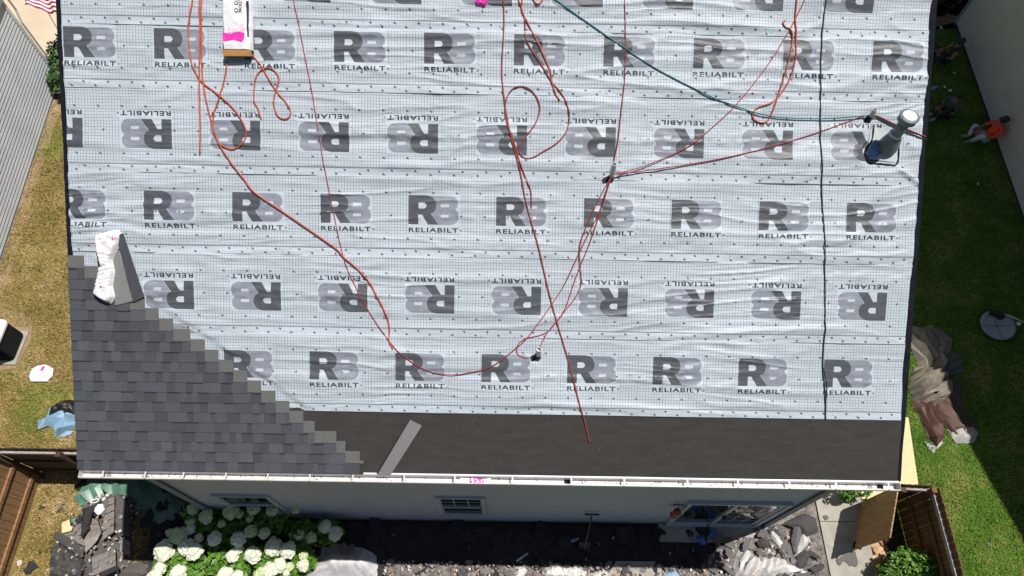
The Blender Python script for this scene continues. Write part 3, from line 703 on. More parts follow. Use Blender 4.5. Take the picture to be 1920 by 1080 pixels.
def flue():
    u, v = RUV(1663, 276); b = np.array(RP(u, v, 0)); X = .0
    mb = MB()
    q = [RUV(1632, 238), RUV(1688, 246), RUV(1682, 306), RUV(1624, 297)]
    q = [q[3], q[2], q[1], q[0]]
    mb.hexa([RP(a, c, .010) for a, c in q], [RP(a, c, .0145) for a, c in q]); f = mb.build('flue_vent', m_galv, house)
    mb = MB()
    mb.tube([b, b+[0, 0, .08], b+[0, 0, .20], b+[0, 0, .245]], [.135, .128, .10, .082], 24, cap=False); mb.build('flashing_cone', m_galvd, f, True)
    mb = MB(); mb.tube([b+[0, 0, .20], b+[0, 0, .52]], .072, 24); mb.tube([b+[0, 0, .245], b+[0, 0, .255], b+[0, 0, .275], b+[0, 0, .285]], [.088, .098, .092, .074], 24, 1); mb.build('flue_pipe', [m_galvd, m_galv], f, True)
    mb = MB(); mb.tube([b+[0, 0, .50], b+[0, 0, .515], b+[0, 0, .575], b+[0, 0, .585]], [.10, .118, .118, .128], 28); mb.build('cap_skirt', m_galvd, f)
    mb = MB(); mb.tube([b+[0, 0, .586], b+[0, 0, .596], b+[0, 0, .603]], [.128, .126, .098], 28); mb.build('cap_rim', m_galvd, f, True)
    mb = MB(); mb.tube([b+[0, 0, .604], b+[0, 0, .612]], [.092, .088], 28); mb.build('cap_top', m_capw, f)
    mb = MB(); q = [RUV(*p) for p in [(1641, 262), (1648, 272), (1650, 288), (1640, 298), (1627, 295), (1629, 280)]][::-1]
    mb.hexa([RP(a, c, .0148) for a, c in q], [RP(a, c, .02) for a, c in q]); mb.build('sky_reflection', mat('sky_reflection', (.10, .21, .42), (.16, .30, .52), 14, .35), f)  # blue sky reflection in the flashing, painted as a thin coloured plate
    # dark bead of sealant round the flashing
    mb = MB(); s = [(1637, 236), (1634, 262), (1626, 276), (1619, 290), (1623, 302), (1634, 306), (1650, 307), (1668, 309), (1679, 309), (1683, 298), (1684, 276)]
    path = spline([RP(*RUV(*p), .017) for p in s], 5); mb.tube(path, [.009+.005*math.sin(i*.7)**2 for i in range(len(path))], 6); mb.build('sealant_bead', m_tar, f, True)
    mb = MB(); s = [(1625, 264), (1616, 278), (1613, 293), (1620, 305), (1632, 308)]
    mb.tube(spline([RP(*RUV(*p), .015) for p in s], 5), .007, 6); mb.build('sealant_smear', m_tar, f, True)
flue()

# ------------------------------------------------------------------ hoses and ropes
def hrope(u, v):
    k = 0
    for i, l in enumerate(LOWS):
        if v >= l: k = i
    return float(hsheet(u, v, k)) if v > LOWS[0] else .004
def rope(name, pts, r, m, label, cat, n=6, lift=None, start=None, end=None, group=None, ends=None):
    P = spline(pts, n); out = []
    uv = [RUV(x, y) for x, y in P]
    L = len(uv)
    for i, (u, v) in enumerate(uv):
        v = max(v, .03); h = hrope(u, v)+r*1.05+.0012
        if lift: h += lift*math.sin(math.pi*i/(L-1))
        if i and False: pass
        h += .003*float(vn(i*.35, L, 3))
        out.append(np.array(RP(u, v, h)))
    if start is not None:
        for i in range(len(out)):
            w_ = max(0, 1-i/(len(out)*.9))**1.6; out[i] = out[i]*(1-w_)+(start+(out[i]-out[0]))*w_ if i else np.array(start)
    if end is not None:
        m_ = len(out)
        for i in range(m_):
            w_ = max(0, 1-(m_-1-i)/(m_*.9))**1.6; out[i] = out[i]+(np.array(end)-out[-1] if False else 0)
        d = np.array(end)-out[-1]
        for i in range(m_): w_ = max(0, 1-(m_-1-i)/(m_*.8))**2; out[i] = out[i]+d*w_
    mb = MB(); mb.tube(out, r, 8); o = mb.build(name, m, None, True)
    tag(o, label, cat, group)
    if ends:
        p = out[-1]; q = out[-1]-out[-2]; q /= np.linalg.norm(q)
        mb = MB(); mb.tube([p, p+q*.02, p+q*.021, p+q*.045], [r*1.5, r*1.5, r*1.1, r*1.0], 8); mb.build('coupling', m_brass, o)
    return out
HR = .0105
rope('air_hose', [(364, -40), (363, 0), (356, 40), (354, 60), (359, 110), (370, 140), (383, 157), (415, 181), (440, 205), (458, 232), (463, 250), (456, 270), (440, 280), (425, 277), (410, 265), (401, 240), (403, 212), (415, 178), (424, 140), (427, 116)], HR, m_hose, 'orange air hose that loops once and ends at the wrapped bundle', 'hose')
rope('air_hose', [(376, -40), (376, 0), (376, 80), (375, 160), (377, 240), (376, 284)], HR, m_hose, 'straight orange air hose hanging down the left side with a brass end fitting', 'hose', ends=True)
rope('air_hose', [(381, -40), (380, 0), (379, 70), (381, 140), (387, 180), (397, 225), (405, 250), (414, 272), (425, 290), (442, 314), (462, 340), (480, 362), (530, 396), (580, 430), (630, 465), (645, 481), (670, 502), (688, 521), (701, 541), (715, 568), (726, 592), (731, 615), (730, 636), (738, 654)], HR, m_hose, 'long orange air hose crossing the underlayment from the upper left to the lower middle', 'hose', lift=.01)
rope('air_hose', [(474, 104), (490, 122), (505, 147), (520, 172), (537, 192), (546, 207), (544, 220), (534, 224), (522, 217), (515, 197), (516, 180), (520, 167), (525, 150), (520, 137), (507, 129), (495, 131), (484, 142), (479, 160), (478, 190), (486, 205), (491, 224)], HR*.9, m_hose, 'short orange hose curled in a loop to the right of the wrapped bundle', 'hose')
rope('drag_hose', [(944, -40), (944, 0), (945, 50), (941, 125), (943, 165), (950, 217), (960, 265), (975, 320), (985, 375), (997, 420), (1010, 465), (1027, 540), (1042, 597), (1060, 657), (1075, 712), (1087, 760), (1095, 785), (1101, 810), (1105, 828)], HR*.9, m_dred, 'dark red hose running from the top centre down onto the black eave membrane', 'hose')
rope('drag_hose', [(971, -40), (972, 0), (978, 15), (984, 40), (985, 70), (995, 92), (1015, 122), (1035, 155), (1052, 175), (1064, 200), (1067, 225), (1060, 250), (1042, 270), (1017, 285), (1000, 295), (985, 297), (975, 288), (975, 274), (986, 256), (1002, 235), (1011, 212), (1010, 192), (998, 172), (980, 163), (962, 167), (950, 185), (947, 212), (953, 240), (962, 262), (975, 305), (988, 340), (995, 358), (996, 390)], HR*.85, m_dred, 'dark red hose with a large heart shaped loop near the roof middle', 'hose')
rope('air_hose', [(980, -40), (979, 0), (978, 18), (985, 35), (1000, 65), (1017, 100), (1031, 132), (1035, 155), (1041, 175), (1047, 186), (1050, 188)], HR, m_hose, 'orange hose end hanging from the top just right of centre', 'hose')
rope('air_hose', [(996, -20), (1000, 0), (1005, 8), (1012, 8), (1017, 0), (1019, -20)], HR, m_hose, 'small orange hose bight at the top edge right of centre', 'hose')
rope('air_hose', [(1493, -40), (1492, 0), (1490, 37), (1491, 62), (1490, 105), (1482, 140), (1466, 172), (1445, 193), (1422, 201), (1411, 211), (1412, 223), (1425, 230), (1440, 225), (1452, 195), (1465, 155), (1477, 112), (1485, 75), (1480, 57), (1471, 52), (1467, 44), (1471, 39)], HR*.95, m_hose, 'orange hose doubled back with a hooked end near the upper right', 'hose')
RR = .0062
pm_ = np.array(pM)+np.array([0, 0, .07]); pr_ = np.array(pR)+np.array([0, 0, .06])
rope('safety_rope', [(551, -40), (552, 0), (562, 50), (580, 140), (590, 198), (602, 270), (615, 345), (627, 405), (642, 472), (655, 512), (669, 540), (687, 575), (705, 605), (730, 640), (750, 662), (780, 685), (805, 698), (830, 704), (855, 705.5), (880, 702), (905, 697), (930, 685), (958, 664), (975, 650), (992, 632), (1035, 572), (1055, 540), (1080, 487), (1100, 445), (1120, 405), (1139, 345)], RR, m_red, 'thin red rope sagging across the lower roof from upper left to the middle pipe', 'rope', end=pm_)
rope('safety_rope', [(999, 668), (990, 670), (982, 670), (971, 664), (969, 652), (975, 641), (988, 634), (1010, 629.5), (1027, 622), (1042, 605), (1060, 582), (1077, 560), (1085, 540), (1085, 522), (1081, 487), (1082, 465), (1090, 440), (1110, 395), (1136, 345)], RR, m_red, 'thin red rope looped beside the lower pipe and tied to the middle pipe', 'rope', end=pm_)
rope('safety_rope', [(1012, 655), (1014, 647), (1027, 622), (1045, 600), (1060, 577), (1072, 540), (1085, 505), (1105, 455), (1125, 390), (1139, 345)], RR, m_red, 'thin red rope stretched from the lower pipe up to the middle pipe', 'rope', end=pm_)
rope('safety_rope', [(1170, -40), (1170, 0), (1172, 75), (1170, 150), (1164, 200), (1155, 270), (1147, 302), (1141, 330)], RR, m_red, 'thin red rope running down from the top edge to the middle pipe', 'rope', end=pm_)
rope('safety_rope', [(1625, 215), (1537, 247), (1440, 277), (1335, 301), (1235, 317), (1158, 327)], RR*1.15, m_red, 'thin red rope strung between the right pipe and the middle pipe', 'rope', start=pr_, end=pm_)
rope('safety_rope', [(1515, -40), (1507, 0), (1480, 55), (1440, 120), (1380, 197), (1330, 245), (1300, 270), (1270, 287), (1210, 312), (1158, 326)], RR, m_red, 'thin red rope curving from the top right down to the middle pipe', 'rope', end=pm_)
rope('safety_rope', [(1637, 215), (1680, 235), (1733, 257)], RR*1.3, m_red, 'short red rope from the right pipe over the right roof edge', 'rope', start=pr_)
rope('safety_rope', [(1639, 219), (1680, 240), (1730, 262)], RR*1.2, m_dgreen, 'short dark green rope from the right pipe behind the metal flue to the roof edge', 'rope', start=pr_)
rope('safety_rope', [(1010, -20), (1042, 2), (1135, 67), (1210, 118), (1310, 172), (1372, 197), (1440, 217), (1537, 221), (1615, 215), (1626, 213)], RR*1.25, m_teal, 'teal rope running diagonally from the top centre to the right pipe', 'rope', end=pr_)
rope('safety_rope', [(1548, -40), (1546, 0), (1540, 62), (1537, 120), (1537, 220), (1537, 270), (1540, 370), (1543, 425), (1545, 500), (1545, 600), (1542, 690), (1546, 740), (1547, 785)], RR*1.35, m_dgreen, 'dark green rope hanging straight down the right part of the roof', 'rope')
rope('safety_rope', [(1543, 689), (1549, 720), (1548, 755), (1546, 785)], RR*.9, m_dgreen, 'short doubled tail of dark green rope at the lower right eave', 'rope')

# ------------------------------------------------------------------ loose things on the roof
def roofplate(name, quad, n0, th, m, label, cat, bend=0.0, parent=None, rows=8):
    # quad: four pixel corners (start-left, start-right, end-right, end-left); a thin flexible strip
    q = [np.array(RUV(*p)) for p in quad]; bot = []; top = []; V = []; F = []
    for i in range(rows+1):
        t = i/rows; a = q[0]+(q[3]-q[0])*t; b = q[1]+(q[2]-q[1])*t; h = n0(t) if callable(n0) else n0+bend*math.sin(math.pi*t)
        V += [RP(*a, h), RP(*b, h), RP(*b, h+th), RP(*a, h+th)]
    for i in range(rows):
        for k in range(4): F.append((i*4+k, i*4+(k+1) % 4, (i+1)*4+(k+1) % 4, (i+1)*4+k))
    F += [(3, 2, 1, 0), (rows*4, rows*4+1, rows*4+2, rows*4+3)]
    o = mk(name, V, F, m, parent)
    if label: tag(o, label, cat)
    return o
m_strip = shingle_mat('starter_granules', (.21, .205, .20)); m_edgeshade = mat('strip_edge_shade', (.012, .012, .013), rough=.9)
ss = roofplate('starter_strip', [(708, 889), (733, 889), (792, 796), (770, 785)], lambda t: .022+.045*(1-abs(t-.45)*2)*0+.05*t*(1-t)*1.2+.03*t, .006, m_strip, 'narrow light grey shingle strip lying diagonally over the gutter on black membrane', 'shingle strip')
roofplate('painted_edge_shade', [(706, 887), (711, 888), (773, 787), (768, 784)], lambda t: .012+.05*t*(1-t)*1.2+.02*t, .006, m_edgeshade, None, None, parent=ss)  # shade along the strip's left side, painted as a second, black strip
s1 = roofplate('shingle_piece', [(222, 441), (236, 437), (273, 556), (252, 566)], lambda t: .06-.03*t, .008, SH[1], 'long dark loose shingle strip leaning beside the white wrapper', 'shingle')
s2 = roofplate('shingle_piece', [(208, 478), (226, 470), (252, 564), (219, 572)], lambda t: .045-.015*t, .008, m_strip, 'lighter grey loose shingle lying under the right side of the white wrapper', 'shingle')
def wrapper():
    poly = [RUV(*p) for p in [(181, 441), (205, 434), (226, 429), (232, 440), (229, 458), (217, 486), (221, 510), (216, 535), (220, 556), (212, 570), (196, 563), (178, 551), (184, 525), (189, 500), (184, 470)]]
    o = cloth('plastic_wrapper', poly, [m_wrap, m_pink, m_inkb, m_pinkp], amp=.05, sc=.22, dome=.075, step=.015, z0=.03, sd=21, roof=True, fine=.3, edge=.05)
    me = o.data; L = np.array(o.location)
    for f in me.polygons:
        c = np.array(f.center)+L; v = (c[1]*CA+(c[2]-GZ)*SA); u = c[0]
        # pixel of the face decides nothing: print patches in wrapper coordinates
        for (px, py, rr, rs, k) in ((187, 461, .022, .07, 1), (223, 446, .022, .024, 1), (200, 459, .05, .035, 3), (203, 474, .05, .03, 3), (184, 518, .02, .03, 1), (200, 536, .015, .015, 1)):
            a, b = RUV(px, py)
            if ((u-a)/rr)**2+((v-b)/rs)**2 < 1 and vn(u*70, v*70, k+int(px)) > .38: f.material_index = k
        a, b = RUV(191, 486); du, dv = u-a, v-b
        if abs(du-dv*-.25) < .034 and abs(dv) < .10: f.material_index = 2
    tag(o, 'crumpled white plastic wrapper with magenta print on top of the finished shingles', 'wrapper')
wrapper()
def bundle():
    uv0 = RUV(427, 104); uv1 = RUV(475, 104); u0, u1, v0 = uv0[0], uv1[0], uv0[1]; v1 = v0+1.02; H = .12
    t = thing('shingle_bundle', RP((u0+u1)/2, v0, 0), 'white and magenta wrapped bundle of shingles propped on a wooden board at the top left', 'shingle bundle')
    mb = MB(); mb.hexa([RP(u0+.01, v0+.015, .012), RP(u1-.01, v0+.015, .012), RP(u1-.01, v1, .012), RP(u0+.01, v1, .012)], [RP(u0+.01, v0+.015, H-.01), RP(u1-.01, v0+.015, H-.01), RP(u1-.01, v1, H-.01), RP(u0+.01, v1, H-.01)]); mb.build('shingle_stack', SH[1], t)
    nu, nv = 26, 64; us = np.linspace(u0-.015, u1+.02, nu); vs = np.linspace(v0+.055, v1+.01, nv); U, V = np.meshgrid(us, vs)
    U = U+.012*(vn(V*6, U*2, 4)-.5)
    e = np.minimum(np.abs(U-us[0]), np.abs(us[-1]-U)); Hh = H+.004+.016*rid(U*5, V*4, 31)**2+.008*rid(U*14, V*9, 32)**2-.10*np.clip(1-e/.018, 0, 1)
    P = np.stack([U, V*CA-Hh*SA, GZ+V*SA+Hh*CA], -1).reshape(-1, 3); I = np.arange(nu*nv).reshape(nv, nu); F = np.stack([I[:-1, :-1], I[:-1, 1:], I[1:, 1:], I[1:, :-1]], -1).reshape(-1, 4)
    mk('wrapper_sheet', P, F, m_wrap, t, smooth=True)
    def hh(u, v): 
        return H+.004+.016*float(rid(u*5, v*4, 31))**2+.008*float(rid(u*14, v*9, 32))**2+.004
    def patch(polys, m, nm='magenta_panel', st=.02):
        V, F, _ = grid_poly(polys, st); P = [RP(a, b, hh(a, b)) for a, b in V[:, :2]]; mk(nm, P, F, m, t, smooth=True)
    patch([[RUV(*p) for p in [(425, 66), (440, 68), (455, 64), (466, 67), (466, 76), (462, 84), (446, 80), (425, 83)]]], m_pink)
    patch([[RUV(*p) for p in [(433, 58), (440, 57), (442, 66), (434, 66)]], [RUV(*p) for p in [(443, 60), (452, 58), (453, 65), (444, 66)]], [RUV(*p) for p in [(456, 52), (463, 50), (466, 62), (458, 64)]]], m_pinkp, 'pale_print')
    patch([[RUV(*p) for p in [(468, -4), (474, -4), (474, 2), (469, 3)]]], m_pink)
    patch([[RUV(*p) for p in [(469, 8), (474, 8), (474, 75), (471, 74)]]], m_inkb, 'black_label')
    te = text_mesh('RATION', .21, .042, .01); V, F, _ = to_np(te, .03)
    ua, va = RUV(455, 22); P = [RP(ua+y, va-x+.17, hh(ua+y, va-x+.17)+.001) for x, y in V[:, :2]]
    mk('printed_word', P, F, m_inkb, t)
    for py in (1, 11, 25):
        ua, va = RUV(451, py); V = []; n = 12
        for r_ in (.026, .018): V += [RP(ua+r_*math.cos(2*math.pi*k/n), va+r_*math.sin(2*math.pi*k/n), hh(ua, va)+.003) for k in range(n)]
        mk('printed_symbol', V, [(k, (k+1) % n, n+(k+1) % n, n+k) for k in range(n)], m_inkb, t)
    mb = MB(); a = .0
    mb.hexa([RP(u0-.01, v0-.035, .085), RP(u1+.012, v0-.03, .085), RP(u1+.012, v0+.05, .085), RP(u0-.01, v0+.045, .085)], [RP(u0-.01, v0-.035, .125), RP(u1+.012, v0-.03, .125), RP(u1+.012, v0+.05, .135), RP(u0-.01, v0+.045, .135)])
    mb.build('support_board', m_woodb, t)
    mb = MB()
    mb.hexa([RP(u0+.01, v0-.028, .010), RP(u1-.01, v0-.028, .010), RP(u1-.01, v0+.01, .010), RP(u0+.01, v0+.01, .010)], [RP(u0+.01, v0-.028, .084), RP(u1-.01, v0-.028, .084), RP(u1-.01, v0+.01, .084), RP(u0+.01, v0+.01, .084)])
    mb.build('roof_bracket', m_black, t)
bundle()
o = cloth('plastic_wrapper', [RUV(*p) for p in [(888, 8), (893, -14), (905, -20), (916, -10), (917, 6), (908, 15), (896, 12)]], [m_pink], amp=.06, sc=.08, dome=.03, step=.012, z0=.012, rag=.01, sd=5, roof=True, edge=.03)
tag(o, 'small crumpled magenta wrapper scrap at the top centre of the underlayment', 'wrapper')

# ------------------------------------------------------------------ neighbours
def neighbours():
    # left: pale lap-sided house, its long wall in the sun
    A = G(114, 150)[:2]; B = G(0, 500)[:2]; d = (B-A)/np.linalg.norm(B-A); n = np.array([-d[1], d[0]]); n = n if n[0] > 0 else -n
    B2 = A+d*16
    t = thing('neighbour_house', (A[0]-3, A[1]-6, 0), 'neighbouring house with sunlit pale grey lap siding at the left edge', 'house')
    lap_wall('side_wall', tuple(A), tuple(B2), .12, lambda q: 2.72, m_wallL, t, lap=.105, out=tuple(n), proud=.022)
    C1 = A-n*8; C2 = B2-n*8; a = A-n*.003; b = B2-n*.003
    mb = MB(); mb.hexa([(*a, 0), (*C1, 0), (*C2, 0), (*b, 0)], [(*a, 2.72), (*C1, 2.72), (*C2, 2.72), (*b, 2.72)]); mb.build('wall_core', m_wallL, t)
    mb = MB(); a = A+n*.02; b = B2+n*.02; c = A-n*.1-d*.0
    mb.hexa([(*(A-d*.02), 0), (*(A-d*.02+n*.03), 0), (*(A+d*.1+n*.03), 0), (*(A+d*.1), 0)], [(*(A-d*.02), 2.7), (*(A-d*.02+n*.03), 2.7), (*(A+d*.1+n*.03), 2.7), (*(A+d*.1), 2.7)]); mb.build('corner_board', m_galv, t)
    mb = MB(); p = A-d*.07+n*.05
    mb.tube([(*(p), .12), (*(p), 1.95), (*(p-d*.12+n*.0), 2.25), (*(p-d*.12), 2.6)], .035, 4); mb.build('downspout', m_white, t)
    ov = A-d*.32+n*.1; ob = B2+n*.1; oc = C2; od = C1-d*.32
    mb = MB(); mb.hexa([(*ov, 2.74), (*od, 2.74), (*oc, 2.74), (*ob, 2.74)], [(*(ov), 2.86), (*(od), 2.86), (*(oc), 2.86), (*(ob), 2.86)]); 
    mb.build('eave_board', m_trim, t)
    rg0 = (ov+od)/2; rg1 = (ob+oc)/2
    mb = MB(); mb.hexa([(*ov, 2.865), (*ob, 2.865), (*rg1, 5.2), (*rg0, 5.2)], [(*ov, 2.90), (*ob, 2.90), (*rg1, 5.26), (*rg0, 5.26)]); mb.hexa([(*od, 2.865), (*rg0, 5.19), (*rg1, 5.19), (*oc, 2.865)], [(*od, 2.90), (*rg0, 5.25), (*rg1, 5.25), (*oc, 2.90)]); mb.build('roof', SH[1], t)
    mb = MB(); mb.add([(*(ov+d*.3), 2.87), (*(od+d*.3), 2.87), (*(rg0+d*.3), 5.18)], [(0, 1, 2)]); mb.build('gable', m_wallL, t)
    # right: tall gabled house whose wall faces us in its own shade
    def wx(y): return 13.53+.067*(y-7.8)
    y0, y1, yr = -3.5, 15.45, 8.6
    def H(y): return 6.6+.9*(y-.8) if y < yr else 6.6+.9*(yr-.8)-.9*(y-yr)
    t = thing('neighbour_house', (18, 6, 0), 'tall gabled house with shaded warm grey lap siding at the right edge', 'house')
    lap_wall('side_wall', (wx(y0), y0), (wx(y1), y1), .10, lambda q: H(y0+(y1-y0)*q), m_wallR, t, lap=.18, out=(-.998, .067), proud=.016)
    ys = [y0, yr, y1]; mb = MB()
    prof = [(y0, 0), (y1, 0), (y1, H(y1)), (yr, H(yr)), (y0, H(y0))]
    mb.hexa([(wx(y)+.003, y, z) for y, z in prof], [(wx(y)+10, y, z) for y, z in prof]); mb.build('wall_core', m_wallR, t)
    mb = MB()
    for (a, b) in ((y0-.4, yr), (y1+.4, yr)):
        za = H(y0)-.36 if a < yr else H(y1)-.36; zb = H(yr)
        q = [(wx(a)-.25, a, za), (wx(a)+10.2, a, za), (wx(b)+10.2, b, zb), (wx(b)-.25, b, zb)]
        mb.hexa(q, [(x, y, z+.2) for x, y, z in q])
    mb.build('roof', SH[2], t)
    mb = MB(); mb.box((wx(y1)-.01, y1-.05, H(y1)/2), (.04, .12, H(y1)-.1)); mb.build('corner_board', m_trim, t)
    mb = MB(); mb.hexa([(wx(y0)-.02, y0, 0), (wx(y1)-.02, y1, 0), (wx(y1)+.1, y1, 0), (wx(y0)+.1, y0, 0)], [(wx(y0)-.02, y0, .10), (wx(y1)-.02, y1, .10), (wx(y1)+.1, y1, .10), (wx(y0)+.1, y0, .10)]); mb.build('foundation', m_slate, t)
neighbours()
WX = lambda y: 13.53+.067*(y-7.8)
sheet_poly('mulch_or_shade_bed', [(10.5, 14.9), (17.5, 15.5), (18, 20), (9, 20)], .016, mat('painted_ground_shade', (.004, .0035, .003), (.009, .007, .005), 20, .95, spec=.05))  # shade beyond the neighbour's corner, painted as a near-black ground sheet
# driveway beyond the left neighbour and bare strip at its wall foot
sheet_poly('driveway', [(-30, 12.75), (-9.5, 12.75), (-9.5, 30), (-30, 30)], .012, m_drive)
A = G(114, 150)[:2]; B = G(0, 500)[:2]; dd = (B-A)/np.linalg.norm(B-A)
m_bare = mat('bare_soil', (.26, .17, .09), (.34, .24, .14), 5, .95, fine=(60, .25))
sheet_poly('soil_strip', ccw([tuple(A), tuple(A+dd*16), tuple(A+dd*16+[.42, 0]), tuple(A+dd*9+[.36, 0]), tuple(A+dd*4+[.25, 0]), tuple(A+[.28, 0])]), .008, m_bare)

# flag
def flag():
    p = G(78, 3, 2.2); t = thing('flag', (p[0]-.35, p[1]+.2, 0), 'red and white striped flag hanging at the upper left corner', 'flag')
    mr, mw = mat('flag_red', (.32, .02, .045), rough=.7), mat('flag_white', (.75, .72, .74), rough=.7)
    quad = [G(49, -30, 2.25), G(112, -30, 2.3), G(108, 26, 2.0), G(48, 10, 2.15)]
    n, m_ = 16, 14; V = []; F = []; MI = []
    for j in range(m_+1):
        for i in range(n+1):
            a, b = i/n, j/m_; q = (quad[3]*(1-a)+quad[2]*a)*(1-b)+(quad[0]*(1-a)+quad[1]*a)*b
            q = q+np.array([0, 0, .05*math.sin(a*7+b*2)+.03*math.sin(a*15+b*5)]); V.append(q)
    for j in range(m_):
        for i in range(n): k = j*(n+1)+i; F.append((k, k+1, k+n+2, k+n+1)); MI.append((j//1) % 2)
    mk('flag_cloth', V, F, [mr, mw], t, MI, True).modifiers.new('s', 'SOLIDIFY').thickness = .003
    mb = MB(); a = quad[3]; mb.tube([a+[-.02, 0, .02], quad[0]+[-.02, .25, .02]], .012, 8); mb.tube([quad[0]+[-.02, .25, .02], np.array([quad[0][0]-.3, quad[0][1]+.3, 0])], .016, 8); mb.build('flag_pole', m_vinyl, t)
flag()

# ------------------------------------------------------------------ vegetation
def leaves(c, rad, n, size, sd=1, shell=.55, aspect=.55, squash=1.0, up=.5):
    r_ = np.random.default_rng(sd); V = []; F = []
    c = np.array(c, float); rad = np.array(rad, float)
    d = r_.normal(size=(n, 3)); d[:, 2] = np.abs(d[:, 2])*.9-.15; d /= np.linalg.norm(d, axis=1)[:, None]
    rr = shell+(1-shell)*r_.random(n)**.6
    lump = .75+.4*np.array([mnoise.noise(Vector(tuple(q*2.3+sd))) for q in d])+.1
    P = c+d*rad*(rr*lump)[:, None]
    nr = d*.5+r_.normal(size=(n, 3))*.45; nr[:, 2] += up; nr /= np.linalg.norm(nr, axis=1)[:, None]
    t = np.cross(nr, r_.normal(size=(n, 3))); t /= np.linalg.norm(t, axis=1)[:, None]; b = np.cross(nr, t)
    s = size*(.6+.8*r_.random(n))[:, None]
    q0 = P-t*s; q1 = P+b*s*aspect+nr*s*.12-t*s*.1; q2 = P+t*s; q3 = P-b*s*aspect+nr*s*.12-t*s*.1
    V = np.stack([q0, q1, q2, q3], 1).reshape(-1, 3); k = np.arange(n)*4
    F = np.concatenate([np.stack([k, k+2, k+1], -1), np.stack([k, k+3, k+2], -1)])
    return V, F
def plant(name, clusters, m, label, cat, size, dens, parent_loc, aspect=.55, group=None):
    t = thing(name, parent_loc, label, cat, group); Vs = []; Fs = []; b = 0
    for i, (c, rad) in enumerate(clusters):
        V, F = leaves(c, rad, int(dens), size, 100+i+int(abs(c[0])*37), aspect=aspect); Vs.append(V); Fs.append(F+b); b += len(V)
    o = mk('foliage', np.concatenate(Vs), np.concatenate(Fs), m, t); o['kind'] = 'stuff'
    mb = MB()
    for c, rad in clusters:
        for _ in range(5):
            e = np.array(c)+np.array([random.uniform(-.6, .6)*rad[0], random.uniform(-.6, .6)*rad[1], random.uniform(-.2, .5)*rad[2]])
            mid = (np.array(parent_loc)+e)/2+np.array([random.uniform(-.05, .05), random.uniform(-.05, .05), .05]); base = np.array([c[0]*.5+parent_loc[0]*.5+random.uniform(-.06, .06), c[1]*.5+parent_loc[1]*.5+random.uniform(-.06, .06), 0])
            mb.tube([base, mid, e], [.012, .008, .004], 5)
    mb.build('stems', m_stem, t)
    return t
b = G(108, 118, .5); plant('bush', [((b[0]+.15, b[1]+.3, .45), (.5, .75, .6)), ((b[0]+.25, b[1]-.45, .35), (.4, .6, .5))], m_leafb, 'green bush standing by the beige driveway at the left roof edge', 'bush', .05, 1500, (b[0]+.15, b[1], 0))

plant('bush', [((13.3, 16.3, .6), (1.0, .6, .8)), ((14.5, 16.4, .7), (.9, .6, .9)), ((15.8, 16.6, .8), (1.0, .7, 1.0))], mat('added_shade_leaf', (.008, .016, .005), (.016, .03, .01), 6, .7), 'dark bushes added to cast shade beyond the far corner of the right neighbouring house', 'bush', .07, 1400, (14.4, 16.4, 0))  # bushes added to darken the ground past the neighbour's far corner
def hydr(name, cl, heads, label):
    t = plant(name, cl, m_leafh, label, 'hydrangea', .08, 330, (cl[0][0][0], cl[0][0][1], 0), aspect=.5)
    base = None
    for i, (px, py, z, r) in enumerate(heads):
        p = G(px, py, z); bm = bmesh.new(); bmesh.ops.create_icosphere(bm, subdivisions=3, radius=1)
        off = random.random()*50
        for v in bm.verts:
            n_ = mnoise.noise(v.co*5+Vector((off, 0, 0))); n2 = mnoise.noise(v.co*1.4+Vector((0, off, 0)))
            cc = mnoise.cell(v.co*4.3+Vector((off, off, 0)))
            v.co *= 1+.20*n_+.24*n2+.10*cc
            if v.co.z < -.2: v.co.z *= .5
        V = np.array([v.co[:] for v in bm.verts])*np.array([r, r, r*.8])*1.22+p; F = [tuple(v.index for v in f.verts) for f in bm.faces]; bm.free()
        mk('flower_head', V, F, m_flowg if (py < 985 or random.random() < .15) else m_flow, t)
        mb = MB(); mb.tube([np.array([cl[0][0][0]*.3+p[0]*.7, cl[0][0][1]*.3+p[1]*.7, .1]), p-[0, 0, r*.6]], .006, 5); mb.build('stem', m_stem, t)
    return t
def zz5(L): return [(240+x/3.84, 900+y/3.84, z, r) for x, y, z, r in L]
heads_front = zz5([(368, 405, .95, .125), (258, 515, .95, .145), (270, 462, .9, .08), (425, 480, .92, .125), (480, 515, .95, .13), (625, 425, .9, .11), (797, 425, .92, .115), (983, 385, .95, .085), (1045, 430, .8, .055), (1080, 450, .8, .055), (1040, 492, .9, .125), (1155, 510, .9, .12), (900, 540, .9, .12), (757, 545, .85, .10), (800, 500, .85, .07), (1262, 545, .8, .07), (1090, 615, .85, .11), (1025, 650, .85, .12), (1162, 625, .8, .065), (1262, 615, .8, .09), (1140, 668, .8, .05), (230, 640, .9, .09), (200, 685, .9, .10), (365, 670, .9, .12), (700, 685, .85, .12), (790, 695, .8, .09), (960, 685, .85, .11), (510, 420, .8, .07), (300, 380, .85, .06)])
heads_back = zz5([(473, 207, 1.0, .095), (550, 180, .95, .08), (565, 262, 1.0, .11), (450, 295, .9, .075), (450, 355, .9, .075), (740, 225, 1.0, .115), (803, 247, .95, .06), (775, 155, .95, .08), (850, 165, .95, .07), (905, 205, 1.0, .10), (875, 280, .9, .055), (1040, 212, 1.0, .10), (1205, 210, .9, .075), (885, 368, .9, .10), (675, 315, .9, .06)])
heads_side = zz5([(1420, 335, .6, .10), (1490, 388, .55, .11), (1235, 397, .55, .08), (1317, 417, .55, .09), (1285, 330, .5, .06), (1180, 390, .5, .05)])
def GC(px, py, z): p = G(px, py, z); return (p[0], p[1], z)
